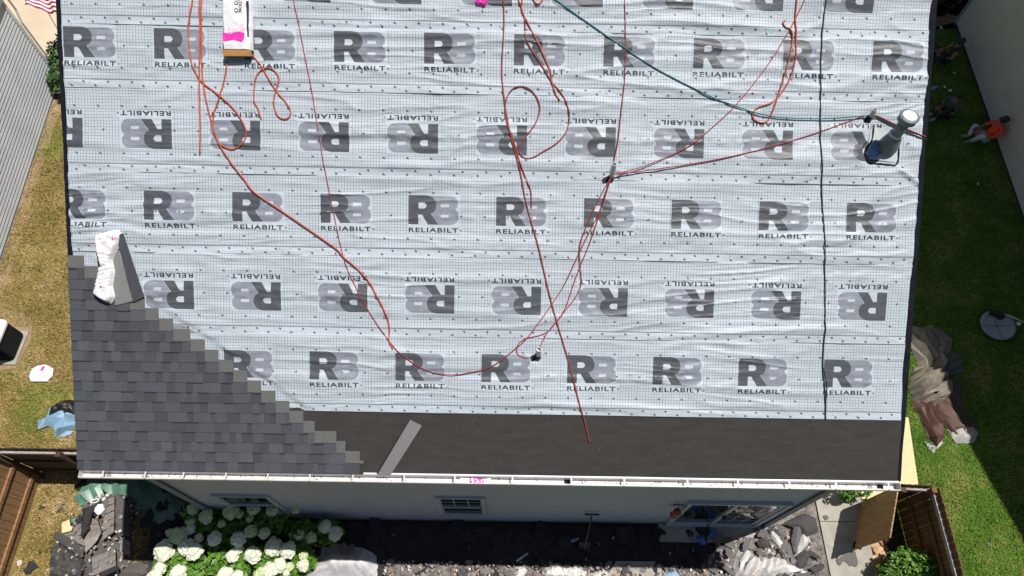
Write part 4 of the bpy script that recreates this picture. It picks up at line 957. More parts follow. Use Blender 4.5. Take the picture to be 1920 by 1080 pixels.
hydr('hydrangea', [(GC(330, 1048, .55), (.42, .42, .42)), (GC(395, 1050, .5), (.45, .4, .42)), (GC(455, 1045, .5), (.45, .4, .42)), (GC(510, 1050, .5), (.42, .4, .40)), (GC(560, 1050, .42), (.35, .36, .36)), (GC(350, 1082, .45), (.45, .4, .42)), (GC(430, 1090, .4), (.45, .4, .42)), (GC(520, 1090, .4), (.45, .4, .42))], heads_front, 'large sunlit hydrangea bush covered with white flower heads')
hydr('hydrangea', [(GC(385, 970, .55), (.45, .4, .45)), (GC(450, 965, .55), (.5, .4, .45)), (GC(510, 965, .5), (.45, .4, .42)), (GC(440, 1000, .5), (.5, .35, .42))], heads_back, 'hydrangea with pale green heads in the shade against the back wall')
hydr('hydrangea', [(GC(565, 1000, .35), (.35, .3, .32)), (GC(610, 998, .32), (.35, .28, .28))], heads_side, 'low shaded hydrangea just above the white plastic sheet')
for lab, pts, loc, sz in (('leafy green shrub with three lobes inside the fence corner at the bottom right', [(GC(1690, 1062, .5), (.34, .34, .45)), (GC(1722, 1058, .55), (.3, .3, .45)), (GC(1670, 1080, .4), (.3, .3, .4)), (GC(1750, 1075, .6), (.26, .3, .5)), (GC(1755, 1035, .75), (.12, .12, .38))], None, .035),):
    plant('shrub', pts, m_leafh, lab, 'shrub', sz, 1100, (pts[0][0][0], pts[0][0][1], 0))
plant('climbing_plant', [(GC(1590, 916, .5), (.22, .18, .4)), (GC(1615, 922, .4), (.2, .14, .3)), (GC(1585, 930, .3), (.14, .12, .25))], m_leafh, 'small light green plant peeking out beneath the right end of the gutter', 'plant', .04, 170, (GC(1590, 918, 0)[0], GC(1590, 918, 0)[1], 0))

# lawns of real blades
def inpoly(x, y, P):
    c = np.zeros(len(x), bool); j = len(P)-1
    for i in range(len(P)):
        xi, yi = P[i]; xj, yj = P[j]
        cond = ((yi > y) != (yj > y)) & (x < (xj-xi)*(y-yi)/(yj-yi+1e-12)+xi); c ^= cond; j = i
    return c
def grass(name, poly, n, m, hgt, label, excl=(), sd=3, wid=.010, clump=1.0, keep=None):
    r_ = np.random.default_rng(sd); P = np.array(poly); lo, hi = P.min(0), P.max(0)
    x = r_.uniform(lo[0], hi[0], n); y = r_.uniform(lo[1], hi[1], n); k = inpoly(x, y, poly)
    for e in excl: k &= ~inpoly(x, y, e)
    if keep is not None: k &= keep(x, y, r_)
    x, y = x[k], y[k]; n = len(x); a = r_.uniform(0, 2*math.pi, n); L = hgt*(.5+r_.random(n)); lean = .3+.9*r_.random(n)
    L = L*(.6+.9*vn(x*3, y*3, 5)); wd = wid*(.6+r_.random(n))
    cx, cy = np.cos(a), np.sin(a); b0 = np.stack([x-cy*wd, y+cx*wd, np.zeros(n)], -1); b1 = np.stack([x+cy*wd, y-cx*wd, np.zeros(n)], -1); t = np.stack([x+cx*L*lean, y+cy*L*lean, L*.8], -1)
    V = np.stack([b0, b1, t], 1).reshape(-1, 3); F = np.arange(3*n).reshape(-1, 3)
    o = mk(name, V, F, m); tag(o, label, 'grass', kind='stuff'); return o
POLY_L = [(-13.1, 12.7), (-5.3, 12.7), (-5.3, 1.05), (-9.5, 1.05), (-11.9, 1.05)]
POLY_L2 = [(-9.4, .95), (-5.7, .95), (-7.0, -2.4), (-9.3, -2.4)]
patch = lambda x, y, r_: vn(x*.8, y*.8, 61)+.3*r_.random(len(x)) > .80
npatch = lambda x, y, r_: vn(x*.8, y*.8, 61)+.3*r_.random(len(x)) < .80
pile = gp([(100, 1080), (98, 1020), (115, 985), (140, 950), (150, 905), (250, 900), (250, 1080)])
acp = [(-11.75, 3.3), (-10.75, 3.3), (-10.75, 4.4), (-11.75, 4.4)]
grass('dry_grass', POLY_L, 190000, m_blade1, .055, 'dry brownish lawn between the two houses on the left', (acp,), 3, keep=npatch)
grass('green_grass', POLY_L, 150000, m_blade1g, .055, 'greener grass patches growing in the dry left lawn', (acp,), 4, keep=patch)
grass('dry_grass', POLY_L2, 42000, m_blade1, .055, 'dry lawn strip between the left fence and the debris pile', (pile,), 5)
plyP = gp([(1700, 785), (1718, 908), (1610, 937), (1580, 900)])
POLY_R = [(8.4, -2.4), (12.9, -2.4), (14.2, 14.6), (5.7, 14.6), (5.7, 1.2), (8.35, .85)]
grass('green_lawn', POLY_R, 420000, m_blade2, .05, 'green lawn between the right fence and the tall neighbouring house', (plyP,), 6)
sheet_poly('driveway', [(-.5, 16.6), (40, 16.6), (40, 30), (-.5, 30)], .012, m_conc)

# ------------------------------------------------------------------ things on the left lawn
def ac_unit():
    x0, x1, y0, y1, H = -11.66, -10.93, 3.50, 4.23, .72
    t = thing('air_conditioner', ((x0+x1)/2, (y0+y1)/2, 0), 'white topped outdoor air conditioning unit with black louvred sides on the left lawn', 'air conditioner')
    mb = MB(); mb.box(((x0+x1)/2-.02, (y0+y1)/2-.01, .025), (.86, .84, .05)); mb.build('pad', m_conc, t)
    def rr(x0, x1, y0, y1, r, n=4):
        P = []
        for cx, cy, a in ((x1-r, y1-r, 0), (x0+r, y1-r, 90), (x0+r, y0+r, 180), (x1-r, y0+r, 270)): P += [(cx+r*math.cos(R(a+90*i/n)), cy+r*math.sin(R(a+90*i/n))) for i in range(n+1)]
        return P
    P = rr(x0+.05, x1-.05, y0+.05, y1-.05, .08)
    mb = MB(); mb.hexa([(x, y, .06) for x, y in P], [(x, y, H-.05) for x, y in P]); mb.build('coil', m_interior, t)
    mb = MB(); n = 20; O = rr(x0+.01, x1-.01, y0+.01, y1-.01, .10); I = rr(x0+.04, x1-.04, y0+.04, y1-.04, .09)
    for i in range(n):
        z = .10+(H-.18)*i/(n-1); k = len(O); V = [(x, y, z) for x, y in O]+[(x, y, z+.014) for x, y in I]+[(x, y, z+.005) for x, y in O]
        mb.add(V, [(a, (a+1) % k, k+(a+1) % k, k+a) for a in range(k)]+[(a, (a+1) % k, 2*k+(a+1) % k, 2*k+a) for a in range(k)])
    o = mb.build('louvers', mat('louver_dark', (.004, .004, .005), rough=.6, spec=.2), t); o['kind'] = 'stuff'
    mb = MB(); O = rr(x0-.005, x1+.005, y0-.005, y1+.005, .11); cx, cy = (x0+x1)/2, (y0+y1)/2; k = len(O)
    angs = [math.atan2(y-cy, x-cx) for x, y in O]; Hc = [(cx+.27*math.cos(a), cy+.27*math.sin(a)) for a in angs]
    V = [(x, y, H-.05) for x, y in O]+[(x, y, H) for x, y in O]+[(x, y, H+.01) for x, y in Hc]+[(x, y, H-.06) for x, y in Hc]
    F = []
    for q in range(3): F += [(q*k+a, q*k+(a+1) % k, (q+1)*k+(a+1) % k, (q+1)*k+a) for a in range(k)]
    mb.add(V, F); mb.build('top_cover', m_vinyl, t)
    mb = MB()
    for r_ in np.arange(.04, .28, .03):
        mb.tube([(cx+r_*math.cos(a), cy+r_*math.sin(a), H+.012) for a in np.linspace(0, 6.2832, 25)], .003, 4, cap=False)
    for a in np.linspace(0, 6.283, 9)[:-1]: mb.tube([(cx+.03*math.cos(a), cy+.03*math.sin(a), H+.016), (cx+.28*math.cos(a), cy+.28*math.sin(a), H+.016)], .004, 4)
    mb.build('fan_guard', m_galvd, t)
    mb = MB()
    for i in range(4):
        a = i*math.pi/2; mb.add([(cx+.04*math.cos(a), cy+.04*math.sin(a), H-.1), (cx+.24*math.cos(a), cy+.24*math.sin(a), H-.12), (cx+.24*math.cos(a+.7), cy+.24*math.sin(a+.7), H-.08), (cx+.04*math.cos(a+.9), cy+.04*math.sin(a+.9), H-.08)], [(0, 1, 2, 3)])
    mb.build('fan_blades', m_galvd, t)
ac_unit()
sheet_poly('soil_patch', gp([(30, 690), (58, 640), (62, 600), (40, 585), (-20, 580), (-20, 700)]), .01, m_bare)
def gcloth(name, px, m, label, cat, z=0, **k):
    o = cloth(name, [tuple(G(x, y, z)[:2]) for x, y in px], m, **k); tag(o, label, cat); return o
o = gcloth('plastic_wrapper', [(57, 706), (62, 693), (74, 687), (88, 685), (103, 693), (101, 706), (91, 717), (60, 717)], [m_wrap, m_pink], 'white plastic wrapper with a magenta spot lying on the left lawn', 'wrapper', amp=.05, sc=.2, dome=.03, step=.03, z0=.05, sd=8)
c = G(84, 694)[:2]
for f in o.data.polygons:
    q = np.array(f.center)+np.array(o.location)
    if abs(q[0]-c[0]) < .035 and abs(q[1]-c[1]) < .06: f.material_index = 1
m_blue = mat('light_blue_fabric', (.20, .34, .48), (.28, .42, .55), 4, .6); m_blk = mat('black_plastic', (.012, .012, .013), rough=.45)
folded('fabric_sheet', [(70, 803), (73, 788), (88, 782), (96, 768), (112, 762), (148, 770), (150, 800), (135, 815), (112, 821), (96, 800), (76, 806)], m_blue, .5, (.075, .18), .22, .02, label='crumpled light blue sheet lying on the lawn beside the left roof edge', cat='sheet', rag=.05)
gcloth('plastic_sheet', [(95, 780), (102, 766), (118, 755), (135, 752), (150, 758), (152, 780), (138, 784), (120, 778), (105, 784)], m_blk, 'black plastic bag heaped on the light blue sheet', 'bag', amp=.28, sc=.24, dome=.08, step=.035, z0=.06, rag=.03, sd=12)

# ------------------------------------------------------------------ fences
def board(mb_parent, p, d, n, w_, h, m, z0=.03, th=.018, dog=True, lift=0):
    # one vertical board: p centre in plan, d along the fence, n its outward normal
    p = np.array(p); d = np.array(d); n = np.array(n); c = .03 if dog else 0; hw = w_/2
    prof = [(-hw, z0), (hw, z0), (hw, h-c), (hw-c, h), (-hw+c, h), (-hw, h-c)]
    A = [(*(p+d*a), z) for a, z in prof]; B = [(*(p+d*a+n*th), z) for a, z in prof]
    mb = MB(); mb.hexa(A, B); return mb.build('fence_board', m, mb_parent)
def fence(name, a, b, h, side, label, m, posts=(), rails=(.3, .95, 1.55), bw=.14, gap=.006, railside=-1, dog=True, captop=False, boards=True):
    a = np.array(a, float); b = np.array(b, float); L = np.linalg.norm(b-a); d = (b-a)/L; n = np.array([-d[1], d[0]])*side
    t = thing(name, (*(a+b)/2, 0), label, 'fence'); k = int(L/(bw+gap))
    for i in range(k):
        p = a+d*((i+.5)*(bw+gap)); board(t, p+n*.0, d, n, bw+random.uniform(-.004, .001), h+random.uniform(-.012, .012), m, dog=dog)
    for z in rails:
        mb = MB(); c = (a+b)/2-n*.022; R_ = [[d[0], n[0], 0], [d[1], n[1], 0], [0, 0, 1]]; mb.box((*c, z), (L, .04, .085), R_); mb.build('rail', m, t)
    for s in posts:
        mb = MB(); c = a+d*s-n*.087; R_ = [[d[0], n[0], 0], [d[1], n[1], 0], [0, 0, 1]]; mb.box((*c, (h-.02)/2), (.09, .09, h-.02), R_); mb.build('post', m, t)
    if captop:
        mb = MB(); c = (a+b)/2-n*.03; R_ = [[d[0], n[0], 0], [d[1], n[1], 0], [0, 0, 1]]; mb.box((*c, h-.185), (L, .05, .09), R_); mb.build('top_rail', m_fenceT, t)
    return t
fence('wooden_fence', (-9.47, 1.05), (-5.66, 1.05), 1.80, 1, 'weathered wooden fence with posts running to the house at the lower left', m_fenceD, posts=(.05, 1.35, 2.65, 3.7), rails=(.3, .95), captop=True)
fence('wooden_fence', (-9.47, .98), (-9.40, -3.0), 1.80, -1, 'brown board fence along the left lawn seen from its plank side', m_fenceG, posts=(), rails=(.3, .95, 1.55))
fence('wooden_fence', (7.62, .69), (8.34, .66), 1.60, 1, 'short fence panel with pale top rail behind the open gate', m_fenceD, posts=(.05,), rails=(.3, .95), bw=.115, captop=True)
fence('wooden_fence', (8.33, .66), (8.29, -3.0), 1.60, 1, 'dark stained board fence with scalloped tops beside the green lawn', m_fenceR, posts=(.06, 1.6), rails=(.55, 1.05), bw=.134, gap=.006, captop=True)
def gate():
    a = np.array([7.60, .67]); b = np.array([7.20, -.26]); L = np.linalg.norm(b-a); d = (b-a)/L; n = np.array([d[1], -d[0]]); n = n if n[0] < 0 else -n
    t = thing('garden_gate', (*a, 0), 'open wooden gate standing ajar over the concrete walk with reddish boards', 'gate')
    k = 7; w_ = L/k
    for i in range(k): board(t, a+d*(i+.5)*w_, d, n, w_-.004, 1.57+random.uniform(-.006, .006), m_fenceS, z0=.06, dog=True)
    R_ = [[d[0], n[0], 0], [d[1], n[1], 0], [0, 0, 1]]
    for z in (.3, 1.3): mb = MB(); mb.box((*((a+b)/2-n*.02), z), (L, .035, .09), R_); mb.build('rail', m_fenceD, t)
    mb = MB(); mb.box((*((a+b)/2-n*.001), 1.535), (L-.02, .022, .02), R_); mb.build('top_edge', m_fenceT, t)
    mb = MB(); mb.box((*(b-d*.1+n*.03), .12), (.12, .02, .05), R_); mb.build('latch', m_black, t)
gate()

# ------------------------------------------------------------------ walk, stones, plywood
m_joint = m_slate
WK = [(1540, 1090), (1541, 1016), (1542, 978), (1541, 958), (1560, 935), (1585, 912), (1612, 905), (1613, 938), (1632, 1026), (1641, 1090)]
def walk():
    # slabs between real joints
    l = [G(1541, 1150, .05)[:2], G(1541, 1070, .05)[:2], G(1542, 978, .05)[:2], G(1560, 921, .05)[:2]]
    x0 = G(1542, 1000, .05)[0]; rows = [-3.2, -1.9, -.85, G(1575, 978, .05)[1], 1.4, 2.6, 3.8, 5.0, 6.2]
    def xr(y): return np.interp(y, [-3, G(1638, 1080)[1], G(1632, 1026)[1], G(1613, 938)[1], 7], [8.05, G(1638, 1080)[0], G(1632, 1026)[0], G(1613, 938)[0], G(1613, 938)[0]])
    t = thing('concrete_walk', (7, 0, 0), 'x', 'walk'); 
    del t['label'], t['category']; t['kind'] = 'structure'
    for a, b in zip(rows[:-1], rows[1:]):
        mb = MB(); q = [(x0, a+.006), (xr(a), a+.006), (xr(b), b-.006), (x0, b-.006)]
        mb.hexa([(x, y, -.02) for x, y in q], [(x, y, .05) for x, y in q]); mb.build('slab', m_conc, t)
    return x0, xr
wx0, wxr = walk()
sheet_poly('soil_bed', [(7.4, -3.2), (8.28, -3.2), (8.3, .62), (7.55, .62)], .012, m_soil)
m_mulch = m_bark
sheet_poly('mulch_or_shade_bed', [(5.62, .3), (wx0-.01, .3), (wx0-.01, 6), (5.62, 6)], .012, m_bark)
def plywood():
    a = G(1700, 785)[:2]; b = G(1718, 908)[:2]; c = G(1655, 937)[:2]; d = G(1613, 937)[:2]
    q = [(a[0]-1.25, a[1]+.1), tuple(d+np.array([-.02, .0])), tuple(G(1613, 933)[:2]), tuple(c), tuple(b), tuple(a)]
    q = ccw([(a[0]-1.25, a[1]+.2), (d[0], d[1]), (c[0]+.05, c[1]), (8.72, .82), (b[0], b[1]), (a[0], a[1])])
    mb = MB(); mb.hexa([(x, y, .058) for x, y in q], [(x, y, .076) for x, y in q]); o = mb.build('plywood_sheet', m_ply); tag(o, 'pale yellow plywood sheet lying on the ground off the lower right roof corner', 'plywood')
plywood()
m_stone = [mat('flagstone_%d' % i, c, tuple(x*1.35 for x in c), 12, .85, fine=(60, .15)) for i, c in enumerate([(.44, .27, .15), (.48, .31, .17), (.36, .20, .10), (.40, .28, .18)])]
def stones():
    spots = [(1640, 1014), (1650, 1011), (1656, 1018), (1645, 1022), (1661, 1028), (1651, 1030), (1641, 1031), (1648, 1040), (1658, 1040), (1643, 1048), (1654, 1050), (1661, 1049), (1648, 1058), (1640, 1060), (1655, 1061), (1646, 1070), (1638, 1022), (1660, 1011), (1634, 1014), (1628, 1008)]
    order = sorted(range(len(spots)), key=lambda i: spots[i][1]); rank = {i: r for r, i in enumerate(order)}
    ORD = 'first second third fourth fifth sixth seventh eighth ninth tenth eleventh twelfth thirteenth fourteenth fifteenth sixteenth seventeenth eighteenth nineteenth twentieth'.split()
    for i, (x, y) in enumerate(spots):
        p = G(x, y, .04); n = random.randint(6, 8); r = random.uniform(.06, .095); a0 = random.random()*6
        ring = [(p[0]+r*random.uniform(.78, 1.1)*math.cos(a0+6.283*k/n), p[1]+r*random.uniform(.78, 1.1)*math.sin(a0+6.283*k/n)) for k in range(n)]
        cx, cy = p[0], p[1]; top = .035+random.uniform(0, .03)
        mb = MB(); n_ = len(ring); V = [(x_, y_, .0) for x_, y_ in ring]+[(x_, y_, top*.75) for x_, y_ in ring]+[(cx+(x_-cx)*.82, cy+(y_-cy)*.82, top) for x_, y_ in ring]
        F = [(q*n_+k, q*n_+(k+1) % n_, (q+1)*n_+(k+1) % n_, (q+1)*n_+k) for q in range(2) for k in range(n_)]+[tuple(2*n_+k for k in range(n_))]
        mb.add(V, F); o = mb.build('edging_stone', m_stone[i % 4]); tag(o, '%s flat stone, %s from the upper end of the border beside the gate' % (('orange tan', 'pale tan', 'reddish tan', 'greyish tan')[i % 4], ORD[rank[i]]), 'stone', 'tan stones between the walk and the gate')
stones()

# ------------------------------------------------------------------ debris beds
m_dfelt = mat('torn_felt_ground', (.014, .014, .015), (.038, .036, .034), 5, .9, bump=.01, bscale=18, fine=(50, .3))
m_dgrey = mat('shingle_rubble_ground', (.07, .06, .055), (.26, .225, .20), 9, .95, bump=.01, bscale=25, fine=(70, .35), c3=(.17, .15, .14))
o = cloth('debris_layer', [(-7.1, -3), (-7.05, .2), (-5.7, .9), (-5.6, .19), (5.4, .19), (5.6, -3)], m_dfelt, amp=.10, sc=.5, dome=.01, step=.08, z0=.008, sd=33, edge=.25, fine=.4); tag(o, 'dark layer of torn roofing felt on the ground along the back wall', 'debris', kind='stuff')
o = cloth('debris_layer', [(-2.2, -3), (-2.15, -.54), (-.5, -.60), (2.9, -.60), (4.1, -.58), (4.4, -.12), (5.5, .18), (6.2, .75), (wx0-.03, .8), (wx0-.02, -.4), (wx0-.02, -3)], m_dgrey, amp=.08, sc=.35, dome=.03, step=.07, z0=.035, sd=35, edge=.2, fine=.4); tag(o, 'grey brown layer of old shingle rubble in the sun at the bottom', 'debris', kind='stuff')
# textured shingle scraps as individuals
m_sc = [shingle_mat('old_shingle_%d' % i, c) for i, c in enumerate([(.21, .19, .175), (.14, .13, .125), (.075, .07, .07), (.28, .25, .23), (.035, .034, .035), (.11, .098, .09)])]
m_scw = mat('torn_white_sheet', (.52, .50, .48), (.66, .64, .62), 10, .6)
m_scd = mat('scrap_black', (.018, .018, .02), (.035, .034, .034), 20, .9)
m_dfl = mat('felt_worn', (.03, .03, .031), (.075, .07, .066), 9, .9, bump=.012, bscale=22, fine=(60, .4))
m_scb = mat('scrap_tan', (.38, .24, .12), (.5, .34, .2), 20, .9)
def scrap_mesh(x, y, z, s, m, kind='plate', name='shingle_scrap', seed=0):
    n = random.randint(6, 10); a0 = random.random()*6; el = random.uniform(.35, 1.0); rot = random.uniform(0, 3.14); tx_, ty_ = random.uniform(-.35, .35), random.uniform(-.35, .35); cur = random.uniform(-1.6, 1.6)
    ring = []
    for k in range(n):
        a = a0+6.283*k/n; r = s*random.uniform(.55, 1.05); px, py = r*math.cos(a), r*el*math.sin(a); ring.append((px*math.cos(rot)-py*math.sin(rot), px*math.sin(rot)+py*math.cos(rot)))
    # torn, jagged outline
    rr_ = []
    for k in range(n):
        a, b = ring[k], ring[(k+1) % n]; rr_ += [a, ((a[0]+b[0])/2*random.uniform(.78, 1.08), (a[1]+b[1])/2*random.uniform(.78, 1.08))]
    ring = rr_; n = len(ring)
    V = []; 
    for f in (1.0, .55):
        for (px, py) in ring: px, py = px*f, py*f; V.append((x+px, y+py, z+px*tx_+py*ty_+cur*(px*px+.4*px*py)+.03*s*random.uniform(-1, 1)))
    V.append((x, y, z)); F = [(k, (k+1) % n, n+(k+1) % n, n+k) for k in range(n)]+[(n+k, n+(k+1) % n, 2*n) for k in range(n)]
    V = np.array(V); V[:, 2] -= min(0, V[:, 2].min()-.012)
    o = mk(name, V, F, m); md = o.modifiers.new('t', 'SOLIDIFY'); md.thickness = .006
    return o
MARKS = [(-7.0, 'green tarp'), (-5.0, 'left window'), (-2.0, 'plastic sheet'), (-.6, 'centre window'), (.9, 'pale tube'), (1.8, 'shovel'), (2.7, 'paved patch'), (3.6, 'left door jamb'), (4.4, 'door middle'), (5.2, 'wall corner'), (6.2, 'concrete walk')]
def scrap_label(x, y, s, smin, smax, m, zone):
    t = (s-smin)/(smax-smin); sz = ('tiny', 'small', 'middling', 'large', 'very large')[min(4, int(t*5))]
    col = {'old_shingle_0': 'tan grey', 'old_shingle_1': 'mid grey', 'old_shingle_2': 'dark grey', 'old_shingle_3': 'pale grey', 'old_shingle_4': 'charcoal', 'scrap_black': 'black'}.get(m.name, 'grey')
    mk_ = min(MARKS, key=lambda q: abs(q[0]-x)); side = 'left of' if x < mk_[0] else 'right of'
    dep = 'at the front' if y < -.85 else ('at the back' if y > -.45 else 'in the middle')
    return '%s %s %s %s the %s, %s' % (sz, col, zone, side, mk_[1], dep)
def scatter(poly, n, choices, label, group, cat, smin, smax, z0=.06, zr=.08, name='shingle_scrap'):
    P = np.array(poly); lo, hi = P.min(0), P.max(0); c = 0; used = {}
    while c < n:
        x, y = random.uniform(lo[0], hi[0]), random.uniform(lo[1], hi[1])
        if not inpoly(np.array([x]), np.array([y]), poly)[0]: continue
        s = random.uniform(smin, smax); o = scrap_mesh(x, y, z0+random.random()*zr, s, random.choice(choices), name=name)
        tag(o, scrap_label(x, y, s, smin, smax, o.data.materials[0], label), cat, group); c += 1
zone_mid = [(-2.1, -1.25), (-2.1, -.58), (2.9, -.62), (4.1, -.60), (4.35, -1.25)]
zone_r = [(4.2, -1.25), (4.35, -.14), (5.5, .16), (6.35, .1), (6.4, -1.25)]
zone_sh = [(-2.9, -.45), (-2.9, .1), (5.4, .1), (4.3, -.2), (4.2, -.5)]
zone_shl = [(-7.0, -.55), (-7.0, .75), (-5.75, .75), (-5.7, .0), (-6.5, -.5)]
scatter(zone_mid, 150, [m_sc[0], m_sc[1], m_sc[2], m_sc[3], m_scd], 'rubble scrap', 'torn shingles in the bottom rubble', 'shingle scrap', .04, .17)
scatter(zone_r, 62, [m_sc[1], m_sc[1], m_sc[2], m_sc[0]], 'heap scrap', 'torn shingles in the heap left of the walk', 'shingle scrap', .07, .20, z0=.07, zr=.16)
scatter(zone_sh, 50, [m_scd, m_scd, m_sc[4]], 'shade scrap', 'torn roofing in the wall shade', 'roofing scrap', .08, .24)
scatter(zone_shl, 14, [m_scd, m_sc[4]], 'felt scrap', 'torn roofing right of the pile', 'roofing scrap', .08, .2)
m_chip = [m_sc[3], m_scw, m_scb, m_sc[1]]
def chips(poly, n, lab, zb=.09):
    mb = MB(); P = np.array(poly); lo, hi = P.min(0), P.max(0)
    for _ in range(n):
        x, y = random.uniform(lo[0], hi[0]), random.uniform(lo[1], hi[1])
        if not inpoly(np.array([x]), np.array([y]), poly)[0]: continue
        s = random.uniform(.008, .035); a = random.uniform(0, 3); e = random.uniform(.2, 1)
        mb.box((x, y, zb+random.random()*.08), (s*2, s*2*e, .004), [[math.cos(a), -math.sin(a), .2], [math.sin(a), math.cos(a), .1], [-.2, 0, 1]], random.choice((0, 0, 1, 2, 3, 3)))
    o = mb.build('debris_chips', m_chip); tag(o, lab, 'debris', kind='stuff')
chips([(-2.15, -1.3), (-2.15, -.56), (4.2, -.6), (4.4, -.15), (5.6, .15), (6.4, .2), (6.4, -1.3)], 2400, 'small chips scattered over the sunlit rubble at the bottom')
chips([(-7.1, -1.2), (-7.1, .8), (-5.9, .8), (-5.7, -.1), (4, -.1), (4, -.6), (-2.2, -.5), (-6, -1.2)], 110, 'few pale chips scattered over the dark felt under the wall')
chips([(-8.6, -1.2), (-8.3, .5), (-7.1, .6), (-7.1, -1.2)], 260, 'small chips scattered over the rubble pile at the lower left')
# white torn sheets
for i, (px, sd, lab) in enumerate((([(1376, 1040), (1385, 1028), (1400, 1030), (1412, 1042), (1440, 1050), (1460, 1040), (1475, 1055), (1480, 1085), (1375, 1085), (1372, 1060)], 41, 'crumpled white underlayment heap nearest the patio at the bottom right'),
        ([(1438, 994), (1448, 996), (1466, 1012), (1474, 1040), (1480, 1055), (1462, 1052), (1450, 1025)], 43, 'narrow torn white sheet pointing up towards the patio door'),
        ([(1480, 1050), (1488, 1010), (1496, 998), (1512, 1004), (1518, 1018), (1505, 1030), (1492, 1045)], 44, 'folded white sheet strips at the top right of the rubble heap'),
        ([(1435, 1060), (1460, 1050), (1500, 1060), (1512, 1085), (1430, 1085)], 46, 'white crumpled sheet with many folds at the bottom edge left of the walk'))):
    folded('torn_sheet', px, m_scw, [.9, 2.1, 1.2, .3][i], (.05, .16), .13, .12, .08, label=lab, cat='torn sheet', rag=.04)
gcloth('torn_sheet', [(1015, 1085), (1022, 1065), (1040, 1058), (1060, 1062), (1085, 1060), (1100, 1072), (1105, 1088)], m_scw, 'torn white sheet in the bottom rubble below the shovel', 'torn sheet', amp=.12, sc=.13, dome=.05, step=.022, z0=.06, rag=.03, sd=51, edge=.06)
gcloth('torn_sheet', [(960, 1088), (965, 1066), (982, 1060), (990, 1070), (985, 1088)], m_scw, 'small torn white sheet at the bottom centre', 'torn sheet', amp=.1, sc=.13, dome=.04, step=.022, z0=.06, rag=.02, sd=52, edge=.06)
gcloth('torn_sheet', [(1105, 1075), (1130, 1068), (1142, 1076), (1136, 1090), (1110, 1090)], m_scw, 'white torn sheet beside the pale concrete patch at the bottom', 'torn sheet', amp=.1, sc=.13, dome=.04, step=.022, z0=.07, rag=.02, sd=53, edge=.06)
# pale paving patch
o = sheet_poly('patio', gp([(1155, 1052), (1238, 1053), (1245, 1095), (1130, 1095)], .1), .10, m_conc, th=.05)
# grey shingle shapes over the walk
for px, lab in (([(1565, 1050), (1600, 1030), (1606, 1055), (1604, 1063), (1590, 1062), (1580, 1052), (1572, 1062), (1567, 1058)], 'torn grey shingle lying on the concrete walk by the gate shadow'), ([(1540, 968), (1548, 966), (1552, 972), (1545, 977)], 'small grey shingle flake at the upper end of the walk'), ([(1512, 1030), (1530, 1030), (1541, 1038), (1537, 1050), (1515, 1052), (1508, 1044)], 'wide grey shingle half over the left side of the walk')):
    gcloth('shingle_scrap', px, m_sc[1], lab, 'shingle scrap', amp=.006, sc=.3, dome=0, step=.05, z0=.056, rag=.012, sd=60)
for px, lab, mm in (([(1478, 1058), (1500, 1030), (1512, 1042), (1505, 1062), (1490, 1078)], 'large dark bent shingle on the heap left of the walk', m_sc[2]), ([(1462, 985), (1500, 965), (1522, 975), (1528, 1000), (1505, 1010), (1488, 995)], 'dark grey shingle sheet at the top of the rubble heap', m_sc[2]), ([(1482, 990), (1498, 985), (1495, 1020), (1485, 1045), (1476, 1020)], 'long hanging grey shingle between two white sheets', m_sc[1]), ([(1412, 1018), (1425, 1012), (1438, 1018), (1436, 1028), (1418, 1030)], 'brown curled shingle tab in front of the patio door', m_sc[2])):
    gcloth('shingle_scrap', px, mm, lab, 'shingle scrap', amp=.08, sc=.3, dome=.06, step=.03, z0=.18, rag=.012, sd=len(lab), edge=.08)
# fallen blue things in the shade, bottle and tubes
for px, lab in (([(1302, 1010), (1318, 1002), (1322, 1022), (1312, 1024)], 'blue torn plastic left piece in the shade near the patio door'), ([(1326, 998), (1340, 993), (1342, 1000), (1331, 1010), (1324, 1008)], 'blue torn plastic right piece in the shade near the patio door'), ([(1240, 1078), (1262, 1070), (1275, 1080), (1262, 1092), (1240, 1092)], 'light blue plastic scrap in the sun at the bottom')):
    gcloth('plastic_scrap', px, mat('blue_plastic', (.05, .14, .5), (.1, .22, .6), 8, .5) if 'light' not in lab else m_blue, lab, 'plastic scrap', amp=.05, sc=.12, dome=.03, step=.03, z0=.1, sd=len(lab), edge=.05)
def stick(px0, px1, r, m, name, label, cat, z=.12, cap=None):
    a, b = G(*px0, z), G(*px1, z); mb = MB(); mb.tube([a, b], r, 10); o = mb.build(name, m, None, True); tag(o, label, cat)
    if cap: d = (b-a)/np.linalg.norm(b-a); mb = MB(); mb.tube([b, b+d*.03], r*.55, 8); mb.build('bottle_cap', cap, o)
stick((1071, 1015), (1082, 1011), .032, m_blue, 'water_bottle', 'pale blue plastic bottle lying in the shade below the shovel', 'bottle', cap=m_vinyl)
stick((968, 1052), (990, 1037), .022, mat('pale_tube', (.45, .5, .56), rough=.5), 'cardboard_tube', 'pale tube lying at the shadow edge bottom centre', 'tube')
stick((1446, 1036), (1452, 1039), .01, m_wrap, 'wood_sliver', 'short white sliver on the rubble beside the shaded corner', 'stick', z=.2)
